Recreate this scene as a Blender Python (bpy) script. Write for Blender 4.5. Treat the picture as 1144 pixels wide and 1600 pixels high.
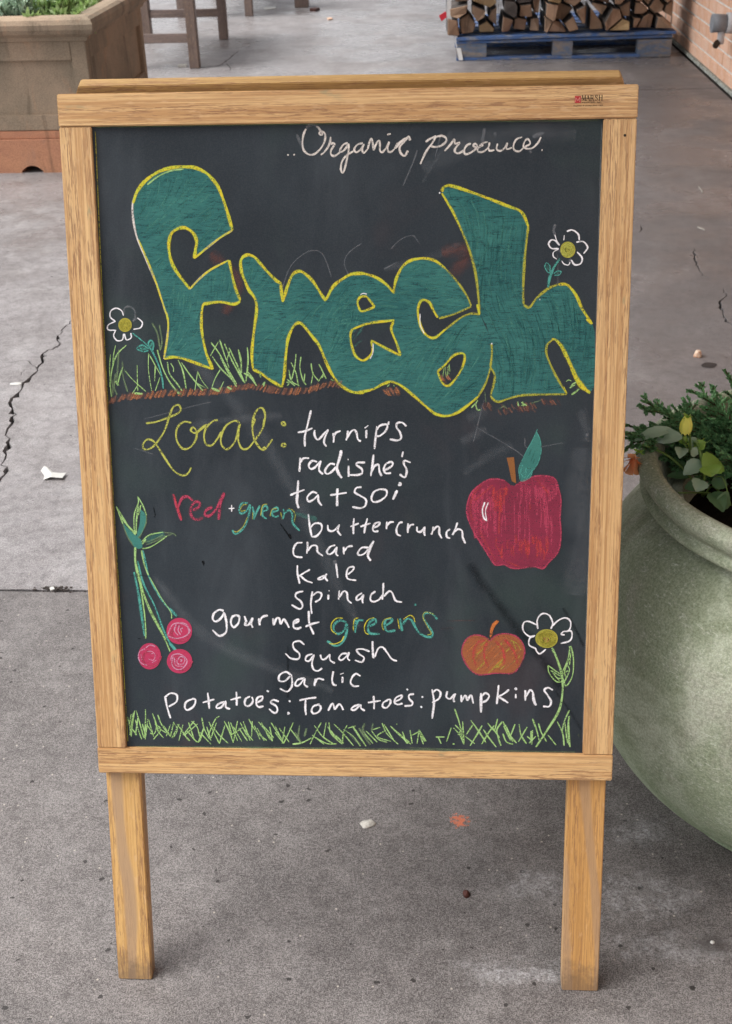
import bpy, bmesh, math, random
from mathutils import Vector, Matrix, noise
from mathutils.geometry import tessellate_polygon
random.seed(7)
R = math.radians
S = bpy.context.scene
col = S.collection
for o in list(bpy.data.objects): bpy.data.objects.remove(o)

# ------------------------------------------------------------------ camera
FPX = 1850.0                                  # focal length in pixels of the 1144 x 1600 photograph
LIFT = 0.009
CAM_P = Vector((0.10188841, -1.05148874, 1.34218547 + LIFT))
CAM_M = Matrix(((0.99841665, -0.00314183, 0.05616327),
                (0.05020965, 0.4999239, -0.86461268),
                (-0.0253609, 0.86606363, 0.4992901)))
cd = bpy.data.cameras.new('camera'); cam = bpy.data.objects.new('camera', cd); col.objects.link(cam)
cd.sensor_fit = 'VERTICAL'; cd.sensor_height = 24.0; cd.lens = FPX / 1600 * 24.0
cd.clip_start = 0.05; cd.clip_end = 2000
cam.matrix_world = Matrix.Translation(CAM_P) @ CAM_M.to_4x4()
cd.dof.use_dof = True; cd.dof.focus_distance = 1.33; cd.dof.aperture_fstop = 13
S.camera = cam

# ------------------------------------------------------------------ world and sun (overcast daylight)
SUN_EL, SUN_AZ = R(54), R(-98)                # azimuth measured from +Y (away from the camera) towards +X
w = bpy.data.worlds.new('World'); S.world = w; w.use_nodes = True
nt = w.node_tree; nt.nodes.clear()
sky = nt.nodes.new('ShaderNodeTexSky'); sky.sky_type = 'NISHITA'; sky.sun_disc = False
sky.sun_elevation = SUN_EL; sky.sun_rotation = SUN_AZ; sky.air_density = 1.0; sky.dust_density = 4.0; sky.ozone_density = 1.0
hs = nt.nodes.new('ShaderNodeHueSaturation'); hs.inputs['Saturation'].default_value = 0.22
bg = nt.nodes.new('ShaderNodeBackground'); bg.inputs['Strength'].default_value = 0.104
wo = nt.nodes.new('ShaderNodeOutputWorld')
nt.links.new(sky.outputs[0], hs.inputs['Color']); nt.links.new(hs.outputs[0], bg.inputs[0]); nt.links.new(bg.outputs[0], wo.inputs[0])
sd = bpy.data.lights.new('sun', 'SUN'); sd.energy = 1.5; sd.angle = R(42); sd.color = (1.0, 0.97, 0.93)
sun = bpy.data.objects.new('sun', sd); col.objects.link(sun)
sdir = Vector((math.sin(SUN_AZ) * math.cos(SUN_EL), math.cos(SUN_AZ) * math.cos(SUN_EL), math.sin(SUN_EL)))
sun.rotation_euler = sdir.to_track_quat('Z', 'Y').to_euler(); sun.location = (-6, -3, 6)
S.view_settings.view_transform = 'Standard'; S.view_settings.look = 'None'
S.view_settings.exposure = 1.3; S.view_settings.gamma = 1.0; S.view_settings.use_curve_mapping = False
S.render.engine = 'CYCLES'
S.cycles.transparent_max_bounces = 24; S.cycles.max_bounces = 8; S.cycles.diffuse_bounces = 4

# ------------------------------------------------------------------ helpers
def tag(o, label=None, cat=None, group=None, kind=None):
    if label: o['label'] = label
    if cat: o['category'] = cat
    if group: o['group'] = group
    if kind: o['kind'] = kind
    return o
def empty(name, loc=(0, 0, 0), rz=0.0):
    o = bpy.data.objects.new(name, None); o.empty_display_size = 0.1
    o.location = loc; o.rotation_euler = (0, 0, rz); col.objects.link(o); return o
def link(name, me, parent=None, mats=None):
    if mats is not None:
        for m in (mats if isinstance(mats, (list, tuple)) else [mats]): me.materials.append(m)
    o = bpy.data.objects.new(name, me); col.objects.link(o)
    if parent is not None: o.parent = parent
    return o
def obj(name, bm, mats, parent=None, smooth=False, bevel=0.0, seg=2):
    if bevel:
        bmesh.ops.bevel(bm, geom=list(bm.edges), offset=bevel, segments=seg, affect='EDGES', clamp_overlap=True)
    bmesh.ops.recalc_face_normals(bm, faces=bm.faces)
    me = bpy.data.meshes.new(name); bm.to_mesh(me); bm.free()
    if smooth:
        me.polygons.foreach_set('use_smooth', [True] * len(me.polygons))
    return link(name, me, parent, mats)
def box(bm, x0, x1, y0, y1, z0, z1, mi=0):
    v = [bm.verts.new(p) for p in ((x0,y0,z0),(x1,y0,z0),(x1,y1,z0),(x0,y1,z0),(x0,y0,z1),(x1,y0,z1),(x1,y1,z1),(x0,y1,z1))]
    for q in ((0,3,2,1),(4,5,6,7),(0,1,5,4),(1,2,6,5),(2,3,7,6),(3,0,4,7)):
        bm.faces.new([v[i] for i in q]).material_index = mi
    return v
def boxo(name, x0, x1, y0, y1, z0, z1, mat, parent=None, bevel=0.0, seg=2):
    bm = bmesh.new(); box(bm, x0, x1, y0, y1, z0, z1); return obj(name, bm, mat, parent, bevel=bevel, seg=seg)
def prism(bm, pts, d, mi=0):
    """polygon pts (3-D list) extruded by the vector d"""
    a = [bm.verts.new(p) for p in pts]; b = [bm.verts.new(Vector(p) + Vector(d)) for p in pts]
    fs = [bm.faces.new(a), bm.faces.new(b[::-1])]
    n = len(pts)
    for i in range(n): fs.append(bm.faces.new((a[i], b[i], b[(i+1) % n], a[(i+1) % n])))
    for f in fs: f.material_index = mi
    return fs
def lathe(bm, prof, n=64, cx=0, cy=0, mi=0, wob=None):
    rings = []
    for r, z in prof:
        rings.append([bm.verts.new((cx + r * math.cos(t) * (1 + (wob(t, z) if wob else 0)), cy + r * math.sin(t) * (1 + (wob(t, z) if wob else 0)), z))
                      for t in (2 * math.pi * i / n for i in range(n))])
    for a, b in zip(rings, rings[1:]):
        for i in range(n):
            f = bm.faces.new((a[i], a[(i+1) % n], b[(i+1) % n], b[i])); f.material_index = mi; f.smooth = True
    return rings
def tube(bm, pts, rad, n=6, mi=0, cap=True):
    pts = [Vector(p) for p in pts]
    if not isinstance(rad, (list, tuple)): rad = [rad] * len(pts)
    rings = []
    up = Vector((0.13, 0.21, 0.97)).normalized()
    for i, p in enumerate(pts):
        t = (pts[min(i+1, len(pts)-1)] - pts[max(i-1, 0)]).normalized()
        s = t.cross(up)
        if s.length < 0.05: s = t.cross(Vector((1, 0, 0)))
        s.normalize(); u = s.cross(t)
        rings.append([bm.verts.new(p + (s * math.cos(a) + u * math.sin(a)) * rad[i]) for a in (2 * math.pi * k / n for k in range(n))])
    for a, b in zip(rings, rings[1:]):
        for k in range(n):
            f = bm.faces.new((a[k], a[(k+1) % n], b[(k+1) % n], b[k])); f.material_index = mi; f.smooth = True
    if cap:
        bm.faces.new(rings[0][::-1]).material_index = mi; bm.faces.new(rings[-1]).material_index = mi
def catmull(pts, k=5):
    if len(pts) < 3: 
        a, b = Vector(pts[0]), Vector(pts[-1]); return [a.lerp(b, i / 4) for i in range(5)]
    P = [Vector(p) for p in pts]; P = [P[0] * 2 - P[1]] + P + [P[-1] * 2 - P[-2]]; out = []
    for i in range(1, len(P) - 2):
        for j in range(k):
            t = j / k; a, b, c, d = P[i-1:i+3]
            out.append(0.5 * ((2 * b) + (c - a) * t + (2 * a - 5 * b + 4 * c - d) * t * t + (3 * b - a - 3 * c + d) * t ** 3))
    out.append(P[-2]); return out

# ------------------------------------------------------------------ materials
def new_mat(name, rough=0.7, spec=0.3):
    m = bpy.data.materials.new(name); m.use_nodes = True
    n = m.node_tree.nodes; b = n['Principled BSDF']
    b.inputs['Roughness'].default_value = rough; b.inputs['Specular IOR Level'].default_value = spec
    return m, m.node_tree, b
class N:
    """tiny node builder"""
    def __init__(s, nt): s.nt = nt
    def n(s, typ, **kw):
        x = s.nt.nodes.new(typ)
        for k, v in kw.items(): setattr(x, k, v)
        return x
    def l(s, a, b): s.nt.links.new(a, b)
    def val(s, x, i, v):
        if hasattr(v, 'is_linked') or isinstance(v, bpy.types.NodeSocket): s.l(v, x.inputs[i])
        else: x.inputs[i].default_value = v
    def math(s, op, a, b=0.0, c=None, clamp=False):
        x = s.n('ShaderNodeMath', operation=op, use_clamp=clamp); s.val(x, 0, a); s.val(x, 1, b)
        if c is not None: s.val(x, 2, c)
        return x.outputs[0]
    def coord(s, scale=(1, 1, 1), rot=(0, 0, 0), loc=(0, 0, 0), src='Object'):
        t = s.n('ShaderNodeTexCoord'); m = s.n('ShaderNodeMapping'); s.l(t.outputs[src], m.inputs[0])
        m.inputs['Scale'].default_value = scale; m.inputs['Rotation'].default_value = rot; m.inputs['Location'].default_value = loc
        return m.outputs[0]
    def noise(s, vec, scale, detail=3, rough=0.55, dist=0.0, w=None):
        x = s.n('ShaderNodeTexNoise'); s.l(vec, x.inputs['Vector'])
        x.inputs['Scale'].default_value = scale; x.inputs['Detail'].default_value = detail
        x.inputs['Roughness'].default_value = rough; x.inputs['Distortion'].default_value = dist
        return x.outputs['Fac']
    def vor(s, vec, scale, feature='F1', out='Distance', rnd=1.0, dim='3D'):
        x = s.n('ShaderNodeTexVoronoi', feature=feature, voronoi_dimensions=dim); s.l(vec, x.inputs['Vector']); x.inputs['Scale'].default_value = scale
        x.inputs['Randomness'].default_value = rnd
        return x.outputs[out]
    def ramp(s, f, lo, hi, a=0.0, b=1.0, smooth=True):
        x = s.n('ShaderNodeMapRange', interpolation_type='SMOOTHSTEP' if smooth else 'LINEAR', clamp=True)
        s.val(x, 0, f); x.inputs[1].default_value = lo; x.inputs[2].default_value = hi; x.inputs[3].default_value = a; x.inputs[4].default_value = b
        return x.outputs[0]
    def mix(s, f, a, b, mode='MIX'):
        x = s.n('ShaderNodeMix', data_type='RGBA', blend_type=mode)
        s.val(x, 0, f)
        for i, v in ((6, a), (7, b)):
            if isinstance(v, bpy.types.NodeSocket): s.l(v, x.inputs[i])
            else: x.inputs[i].default_value = (*v[:3], 1)
        return x.outputs[2]
    def bump(s, h, strength, dist, prev=None):
        x = s.n('ShaderNodeBump'); s.l(h, x.inputs['Height']); x.inputs['Strength'].default_value = strength; x.inputs['Distance'].default_value = dist
        if prev is not None: s.l(prev, x.inputs['Normal'])
        return x.outputs[0]

def oak(name, axis, light=(0.70, 0.475, 0.235), dark=(0.49, 0.285, 0.125), pore=(0.25, 0.13, 0.07), cath=0.0, seed=0.0, stain=False):
    m, nt, b = new_mat(name, 0.42, 0.35); g = N(nt)
    ax = {'x': 0, 'z': 2}[axis]
    def sc(along, across):
        v = [across] * 3; v[ax] = along; return tuple(v)
    oi = g.n('ShaderNodeObjectInfo'); shift = g.n('ShaderNodeVectorMath', operation='SCALE'); g.l(oi.outputs['Random'], shift.inputs['Scale']); shift.inputs[0].default_value = (13.1, 7.7, 5.3)
    def crd(along, across):
        t = g.n('ShaderNodeTexCoord'); a = g.n('ShaderNodeVectorMath', operation='ADD'); g.l(t.outputs['Object'], a.inputs[0]); g.l(shift.outputs[0], a.inputs[1])
        mm = g.n('ShaderNodeMapping'); g.l(a.outputs[0], mm.inputs[0]); mm.inputs['Scale'].default_value = sc(along, across); mm.inputs['Location'].default_value = (seed,) * 3
        mm.inputs['Rotation'].default_value = {'x': (0, 0.035, 0), 'z': (0, 0.03, 0)}[axis]
        return mm.outputs[0]
    band = g.math('ADD', g.math('MULTIPLY', g.noise(crd(1.2, 42), 1.0, 4, 0.62, 0.4), 0.36), g.math('MULTIPLY', g.noise(crd(4.0, 300), 1.0, 4, 0.7), 0.64))
    bandf = g.ramp(band, 0.42, 0.58)
    c = g.mix(bandf, light, dark)
    pr = g.noise(crd(34, 600), 1.0, 3, 0.7)
    pm = g.ramp(pr, 0.50, 0.58)
    pden = g.ramp(g.noise(crd(2.5, 80), 1.0, 3, 0.6), 0.38, 0.60, 0.25, 1.0)
    pf = g.math('MULTIPLY', pm, pden)
    c = g.mix(g.math('MULTIPLY', pf, 0.72), c, pore)
    ray = g.ramp(g.noise(crd(55, 240), 1.0, 2, 0.5), 0.58, 0.74)
    c = g.mix(g.math('MULTIPLY', ray, 0.35), c, (0.72, 0.50, 0.29))
    if cath:
        v = crd(2.6, 12); wv = g.n('ShaderNodeTexWave', wave_type='RINGS', rings_direction='SPHERICAL'); g.l(v, wv.inputs[0])
        wv.inputs['Scale'].default_value = 0.8; wv.inputs['Distortion'].default_value = 7.0; wv.inputs['Detail'].default_value = 3; wv.inputs['Detail Scale'].default_value = 0.9
        cf = g.ramp(wv.outputs['Fac'], 0.50, 0.86)
        c = g.mix(g.math('MULTIPLY', cf, cath), c, (0.40, 0.27, 0.165))
    if cath:   # grime on the foot of the leg
        sz = g.n('ShaderNodeSeparateXYZ'); g.l(g.coord(), sz.inputs[0]); gz = g.math('ADD', sz.outputs[2], g.math('MULTIPLY', g.math('SUBTRACT', g.noise(g.coord(), 55, 4, 0.7), 0.5), 0.09))
        c = g.mix(g.ramp(gz, 0.045, 0.0, 0, 0.6), c, (0.12, 0.085, 0.06))
    tone = g.noise(crd(1.1, 5), 1.0, 2, 0.5)
    c = g.mix(g.ramp(tone, 0.35, 0.7, 0.0, 0.45), c, (0.86, 0.78, 0.66), 'MULTIPLY')
    if stain:
        sm = g.math('MULTIPLY', g.ramp(g.noise(crd(22, 70), 1.0, 3, 0.6), 0.60, 0.72), g.ramp(g.noise(g.coord(), 6.0, 1, 0.5), 0.50, 0.62))
        c = g.mix(g.math('MULTIPLY', sm, 0.65), c, (0.22, 0.26, 0.16))
        gm = g.ramp(g.noise(crd(9, 30), 1.0, 5, 0.7), 0.58, 0.78); c = g.mix(g.math('MULTIPLY', gm, 0.35), c, (0.20, 0.13, 0.08))
    g.l(c, b.inputs['Base Color'])
    h = g.math('SUBTRACT', g.math('MULTIPLY', band, 0.4), pf)
    g.l(g.bump(h, 0.35, 0.0006), b.inputs['Normal'])
    g.l(g.ramp(pf, 0, 1, 0.45, 0.7), b.inputs['Roughness'])
    return m
OAK_X = oak('oak_rail', 'x', stain=True)
OAK_Z = oak('oak_stile', 'z', seed=3.0, stain=True)
OAK_L = oak('oak_leg', 'z', light=(0.64, 0.40, 0.155), dark=(0.50, 0.29, 0.105), cath=0.85, seed=5.0)
OAK_R = oak('oak_leg_knotty', 'z', light=(0.60, 0.35, 0.125), dark=(0.46, 0.25, 0.085), cath=0.7, seed=9.0)
OAK_C = oak('oak_cap', 'x', light=(0.50, 0.33, 0.145), dark=(0.40, 0.25, 0.10), seed=2.0)

def simple(name, c, rough=0.7, spec=0.3, var=0.25, scale=20, c2=None, bump=0.0, bs=None, detail=4, bd=0.002):
    m, nt, b = new_mat(name, rough, spec); g = N(nt); v = g.coord()
    f = g.ramp(g.noise(v, scale, detail, 0.6), 0.3, 0.7)
    c2 = c2 or tuple(x * (1 - var) for x in c)
    g.l(g.mix(f, c, c2), b.inputs['Base Color'])
    if bump: g.l(g.bump(g.noise(v, bs or scale * 4, 5, 0.65), bump, bd), b.inputs['Normal'])
    return m
# ------------------------------------------------------------------ concrete floor
def ray_plane(px, py, p0, nrm):
    d = CAM_M @ Vector(((px - 572) / FPX, (800 - py) / FPX, -1.0)); t = (p0 - CAM_P).dot(nrm) / d.dot(nrm)
    return CAM_P + d * t
def GP(px, py, z=0.0): return ray_plane(px, py, Vector((0, 0, z)), Vector((0, 0, 1)))

def concrete(name, base, dark, light, effl=True):
    m, nt, b = new_mat(name, 0.62, 0.35); g = N(nt); v = g.coord()
    # cloudy tone, sand grain, exposed fine aggregate, pits
    cl = g.noise(v, 3.2, 6, 0.68, 0.7); c = g.mix(g.ramp(cl, 0.38, 0.60), dark, base)
    cl2 = g.noise(v, 9.0, 4, 0.6, 0.3); c = g.mix(g.ramp(cl2, 0.47, 0.68, 0, 0.6), c, light)
    gr = g.math('ADD', g.math('MULTIPLY', g.noise(v, 520, 2, 0.8), 0.6), g.math('MULTIPLY', g.noise(g.coord(loc=(5, 3, 1)), 210, 4, 0.8), 0.4)); c = g.mix(g.ramp(gr, 0.40, 0.62, 0.0, 0.95), g.mix(0.50, c, (0.0, 0.0, 0.0)), g.mix(0.24, c, (0.72, 0.69, 0.68)))
    mot = g.noise(g.coord(loc=(1, 8, 2)), 38, 7, 0.78); c = g.mix(g.ramp(mot, 0.44, 0.62, 0, 0.62), c, g.mix(0.5, c, (0.02, 0.016, 0.016)))
    g2 = g.noise(v, 160, 2, 0.6); c = g.mix(g.ramp(g2, 0.60, 0.72, 0, 0.5), c, g.mix(0.5, c, (0.02, 0.018, 0.017)))
    sp = g.vor(v, 85, dim='2D'); spc = g.vor(v, 85, out='Color', dim='2D'); sx = g.n('ShaderNodeSeparateColor'); g.l(spc, sx.inputs[0])
    on = g.math('MULTIPLY', g.ramp(sp, 0.16, 0.10), g.math('GREATER_THAN', sx.outputs[0], 0.962))
    c = g.mix(g.math('MULTIPLY', on, g.ramp(sx.outputs[1], 0, 1, 0.1, 0.7)), c, (0.50, 0.46, 0.40))
    # pits
    pv = g.coord(scale=(1, 1.25, 1)); wv = g.n('ShaderNodeVectorMath', operation='ADD'); nn = g.n('ShaderNodeTexNoise'); nn.inputs['Scale'].default_value = 90
    g.l(v, nn.inputs['Vector']); sc = g.n('ShaderNodeVectorMath', operation='SCALE'); g.l(nn.outputs['Color'], sc.inputs[0]); sc.inputs['Scale'].default_value = 0.013
    g.l(pv, wv.inputs[0]); g.l(sc.outputs[0], wv.inputs[1])
    pit = g.vor(wv.outputs[0], 24, dim='2D'); pc = g.vor(wv.outputs[0], 24, out='Color', dim='2D'); px = g.n('ShaderNodeSeparateColor'); g.l(pc, px.inputs[0])
    psz = g.math('MULTIPLY', g.ramp(px.outputs[1], 0, 1, 0.02, 0.105, False), 1.0)
    pitm = g.math('MULTIPLY', g.math('LESS_THAN', pit, psz), g.math('GREATER_THAN', px.outputs[0], 0.74 if effl else 0.93))
    c = g.mix(g.math('MULTIPLY', pitm, 0.85), c, (0.015, 0.013, 0.012))
    if effl:   # white bloom of salts beside the right leg, dark damp ring, orange chalk mark
        def spot(x, y, rx, ry):
            mp = g.n('ShaderNodeMapping'); t = g.n('ShaderNodeTexCoord'); g.l(t.outputs['Object'], mp.inputs[0])
            mp.vector_type = 'POINT'; mp.inputs['Scale'].default_value = (1 / rx, 1 / ry, 0.0); mp.inputs['Location'].default_value = (-x / rx, -y / ry, 0)
            ln = g.n('ShaderNodeVectorMath', operation='LENGTH'); g.l(mp.outputs[0], ln.inputs[0]); return g.ramp(ln.outputs['Value'], 1.0, 0.15)
        pn = g.noise(v, 48, 8, 0.80, 0.5)
        tot = None
        for (x, y, rx, ry) in SPOTS:
            s_ = spot(x, y, rx, ry); tot = s_ if tot is None else g.math('MAXIMUM', tot, s_)
        e = g.math('MULTIPLY', g.ramp(g.math('ADD', g.math('MULTIPLY', tot, 0.30), pn), 0.66, 0.92), g.ramp(g.noise(v, 210, 4, 0.8), 0.40, 0.60, 0.15, 1.0))
        c = g.mix(g.math('MULTIPLY', e, 0.42), c, (0.60, 0.60, 0.62))
        dr = spot(*DAMP); c = g.mix(g.math('MULTIPLY', dr, 0.7), c, (0.045, 0.038, 0.036))
        on = g.ramp(g.math('ADD', g.math('MULTIPLY', spot(*OMARK), 0.34), g.noise(v, 120, 4, 0.75)), 0.74, 0.82)
        c = g.mix(g.math('MULTIPLY', on, 0.75), c, (0.62, 0.16, 0.07))
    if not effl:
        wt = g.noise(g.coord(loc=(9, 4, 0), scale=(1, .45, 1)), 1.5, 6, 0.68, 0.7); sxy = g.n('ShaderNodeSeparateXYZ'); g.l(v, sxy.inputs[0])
        wear_shade = g.ramp(g.math('ADD', wt, g.ramp(sxy.outputs[0], -.9, 1.1, -.16, .16)), 0.42, 0.70, 0, 0.70); c = g.mix(wear_shade, c, (0.124, 0.115, 0.115))   # worn, grimy patches, biased darker towards the wall to paint the light falling off
    g.l(c, b.inputs['Base Color'])
    h = g.math('ADD', g.math('MULTIPLY', gr, 1.0), g.math('MULTIPLY', g.noise(v, 60, 6, 0.7), 1.8))
    h = g.math('SUBTRACT', h, g.math('MULTIPLY', pitm, 1.2))
    g.l(g.bump(h, 0.40, 0.0018), b.inputs['Normal'])
    g.l(g.ramp(g.noise(v, 1.3, 4, 0.65), 0.42, 0.62, 0.45 if effl else 0.24, 0.72 if effl else 0.62), b.inputs['Roughness'])
    return m
q = [GP(*p) for p in ((850, 1385), (1010, 1400), (1060, 1480), (800, 1520), (1000, 1300), (770, 1270))]
SPOTS = [(q[0].x, q[0].y, .13, .06), (q[1].x, q[1].y, .17, .10), (q[2].x, q[2].y, .20, .06), (q[3].x, q[3].y, .16, .05), (q[4].x, q[4].y, .10, .07)]
_d = GP(1113, 1475); DAMP = (_d.x, _d.y, 0.045, 0.03)
_d = GP(718, 1282); OMARK = (_d.x, _d.y, 0.032, 0.03)
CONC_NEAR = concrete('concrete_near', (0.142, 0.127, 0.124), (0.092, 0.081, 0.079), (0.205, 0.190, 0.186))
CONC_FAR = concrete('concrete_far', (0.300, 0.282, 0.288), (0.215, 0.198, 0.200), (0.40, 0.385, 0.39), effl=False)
DIRT = simple('joint_dirt', (0.085, 0.073, 0.068), 0.95, 0.1, 0.5, 60, bump=0.5)
bm = bmesh.new(); v = [bm.verts.new(p) for p in ((-400, -60, -0.03), (400, -60, -0.03), (400, 700, -0.03), (-400, 700, -0.03))]; bm.faces.new(v)
tag(obj('ground', bm, DIRT), kind='structure')

def sliver(path, wmax, seed, jag=1.0):
    """closed jagged outline around a crack path given in photo pixels on the floor"""
    rnd = random.Random(seed); P = [GP(*p) for p in path]; pts = []
    for a, b in zip(P, P[1:]):
        n = max(2, int((b - a).length / 0.016))
        for i in range(n): pts.append(a.lerp(b, i / n))
    pts.append(P[-1]); n = len(pts)
    for i in range(1, n - 1): pts[i] = pts[i] + Vector((rnd.uniform(-1, 1), rnd.uniform(-1, 1), 0)) * 0.0042 * jag
    L, Rr = [], []
    for i in range(1, n - 1):
        t = (pts[i+1] - pts[i-1]).normalized(); s = Vector((-t.y, t.x, 0))
        wv = wmax * (0.35 + 0.65 * abs(math.sin(i * 0.37 + seed)) * rnd.uniform(0.6, 1.25) + (1.1 if rnd.random() < .10 else 0)) * min(1, 3.5 * min(i, n - 1 - i) / n)
        L.append(pts[i] + s * wv * rnd.uniform(0.4, 0.7)); Rr.append(pts[i] - s * wv * rnd.uniform(0.4, 0.7))
    return [pts[0]] + L + [pts[-1]] + Rr[::-1]
def slab(outer, holes, mat, top=0.0, bot=-0.028):
    bm = bmesh.new(); loops = [outer] + holes
    flat = [Vector((p.x, p.y, 0)) for l in loops for p in l]
    tv = [bm.verts.new((p.x, p.y, top)) for p in flat]; bv = [bm.verts.new((p.x, p.y, bot)) for p in flat]
    for t in tessellate_polygon([[Vector((p.x, p.y, 0)) for p in l] for l in loops]):
        try: f = bm.faces.new([tv[i] for i in t])
        except ValueError: continue
        f.normal_update()
        if f.normal.z < 0: f.normal_flip()
    k = 0
    for l in loops:
        n = len(l)
        for i in range(n):
            a, b = k + i, k + (i + 1) % n
            try: bm.faces.new((tv[a], tv[b], bv[b], bv[a]))
            except ValueError: pass
        k += n
    me = bpy.data.meshes.new('concrete_slab'); bm.to_mesh(me); bm.free()
    return tag(link('concrete_slab', me, None, mat), kind='structure')
rj = random.Random(3)
YJ = 0.957
edge_n = [Vector((x * 0.035, YJ - 0.0035 + rj.uniform(-.0018, .0014), 0)) for x in range(-80, 51)]
edge_f = [Vector((x * 0.035, YJ + 0.0035 + rj.uniform(-.0014, .002), 0)) for x in range(-80, 51)]
XL, XR = -2.8, 1.75
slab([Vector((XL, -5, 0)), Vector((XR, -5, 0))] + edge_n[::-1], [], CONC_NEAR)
C1 = [(2, 752), (8, 735), (3, 722), (10, 700), (16, 690), (9, 675), (20, 660), (22, 648), (14, 630), (26, 615), (38, 600), (50, 588), (62, 575), (66, 560), (72, 548), (84, 545), (94, 540), (92, 525), (100, 515), (108, 506), (116, 494), (128, 470)]
C1 = [(-60, 850), (-30, 800)] + C1
cr = [sliver(C1, 0.0085, 1, 1.6),
      sliver([(0, 568), (20, 566), (40, 562), (58, 574)], 0.0045, 2, 2.0),
      sliver([(32, 590), (31, 583), (42, 577), (56, 578)], 0.003, 5, 1.5),
      sliver([(1086, 385), (1084, 402), (1090, 418), (1098, 430), (1112, 438)], 0.006, 3),
      sliver([(1130, 448), (1134, 462), (1124, 474), (1130, 492), (1134, 502), (1146, 510), (1175, 530)], 0.008, 4),
      sliver([(997, 350), (1004, 356), (1000, 364)], 0.005, 6)]
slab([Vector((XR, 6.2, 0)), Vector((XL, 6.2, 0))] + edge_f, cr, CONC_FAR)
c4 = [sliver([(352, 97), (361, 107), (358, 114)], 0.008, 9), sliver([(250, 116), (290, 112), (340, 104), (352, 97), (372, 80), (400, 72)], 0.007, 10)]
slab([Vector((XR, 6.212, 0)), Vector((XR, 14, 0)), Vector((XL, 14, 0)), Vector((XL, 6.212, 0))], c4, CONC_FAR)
# asphalt beyond the walkway
ASPH = simple('wet_asphalt', (0.12, 0.12, 0.125), 0.35, 0.5, 0.3, 8, bump=0.4, bs=200)
bm = bmesh.new()
for (a, b_, c_, d_) in ((-60, XL - .01, -40, 90), (XL - .01, 40, 14.01, 90)):
    f = [bm.verts.new(p) for p in ((a, c_, -0.012), (b_, c_, -0.012), (b_, d_, -0.012), (a, d_, -0.012))]; bm.faces.new(f)
tag(obj('road', bm, ASPH), kind='structure')
# ------------------------------------------------------------------ the A-frame chalkboard
TH = R(17.5)
board = empty('sandwich_board'); board.rotation_euler = (-TH, 0, 0); board.location = (0, 0, LIFT)
tag(board, 'oak-framed A-frame chalkboard covered in coloured chalk lettering standing on the concrete', 'chalkboard sign')
HW = 0.33
RL, RH = 0.3037, 0.3385; TL, TH_ = 1.1055, 1.1415
SW = 0.0375
# local space: x = across, y = away from the viewer, z = up along the board
boxo('frame_rail', -HW, HW, 0.0, 0.012, RL, RH, OAK_X, board, 0.0012)
boxo('frame_rail', -HW, HW, 0.0, 0.012, TL, TH_, OAK_X, board, 0.0012)
boxo('frame_stile', -HW + .0004, -HW + SW, 0.0006, 0.012, RH + .0004, TL - .0004, OAK_Z, board, 0.0010)
boxo('frame_stile', HW - SW, HW - .0004, 0.0006, 0.012, RH + .0004, TL - .0004, OAK_Z, board, 0.0010)
boxo('leg', -0.3243, -0.3243 + 0.046, 0.0125, 0.034, -0.0055, 1.10, OAK_L, board, 0.0014)
boxo('leg', 0.3243 - 0.048, 0.3243, 0.0125, 0.034, -0.0055, 1.10, OAK_R, board, 0.0014)
# back panel, hinged at the top
back = bpy.data.objects.new('back_panel', None)
PIV = (0, 0.0235, 1.118)
def backpart(name, x0, x1, y0, y1, z0, z1, mat, bev=0.0012):
    o = boxo(name, x0, x1, y0, y1, z0, z1, mat, board, bev)
    o.location = PIV; o.rotation_euler = (2 * TH, 0, 0); return o
backpart('leg', -0.3243, -0.278, 0.020, 0.042, -1.122, -0.01, OAK_L)
backpart('leg', 0.278, 0.3243, 0.020, 0.042, -1.122, -0.01, OAK_L)
backpart('frame_rail', -HW, HW, 0.042, 0.060, -0.80, -0.765, OAK_X)
backpart('frame_stile', -HW, -HW + SW, 0.042, 0.060, -0.764, -0.05, OAK_Z)
backpart('frame_stile', HW - SW, HW, 0.042, 0.060, -0.764, -0.05, OAK_Z)
SLATE = None
# rear top rail with clipped corners
bm = bmesh.new()
zt, zb = 0.0, -0.04
prof = [(-0.322, zb), (0.322, zb), (0.322, zt - 0.012), (0.316, zt), (-0.316, zt), (-0.322, zt - 0.012)]
prism(bm, [(x, 0, z) for x, z in prof], (0, 0.018, 0))
o = obj('frame_rail', bm, OAK_C, board, bevel=0.001); o.location = (0, 0.0405, 1.1545); o.rotation_euler = (2 * TH, 0, 0)
# hinge blocks and leaf between the two rails
OAK_E = simple('oak_end_grain', (0.34, 0.19, 0.12), 0.7, 0.2, 0.4, 120)
boxo('hinge_block', -0.3225, -0.272, 0.019, 0.037, TH_ - 0.034, TH_ - 0.0005, OAK_E, board, 0.001)
boxo('hinge_block', 0.262, 0.3215, 0.019, 0.037, TH_ - 0.034, TH_ - 0.0005, OAK_E, board, 0.001)
boxo('spacer_strip', -0.262, 0.260, 0.019, 0.0385, TH_ - 0.032, TH_ - 0.005, OAK_C, board, 0.001)
HING = simple('hinge_brass', (0.35, 0.26, 0.12), 0.35, 0.5, 0.3, 80)
for sx in (-1, 1):
    bm = bmesh.new(); tube(bm, [(sx * 0.2 - .02, 0.0385, 1.137), (sx * 0.2 + .02, 0.0385, 1.137)], 0.003, 8); obj('hinge', bm, HING, board)

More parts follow.
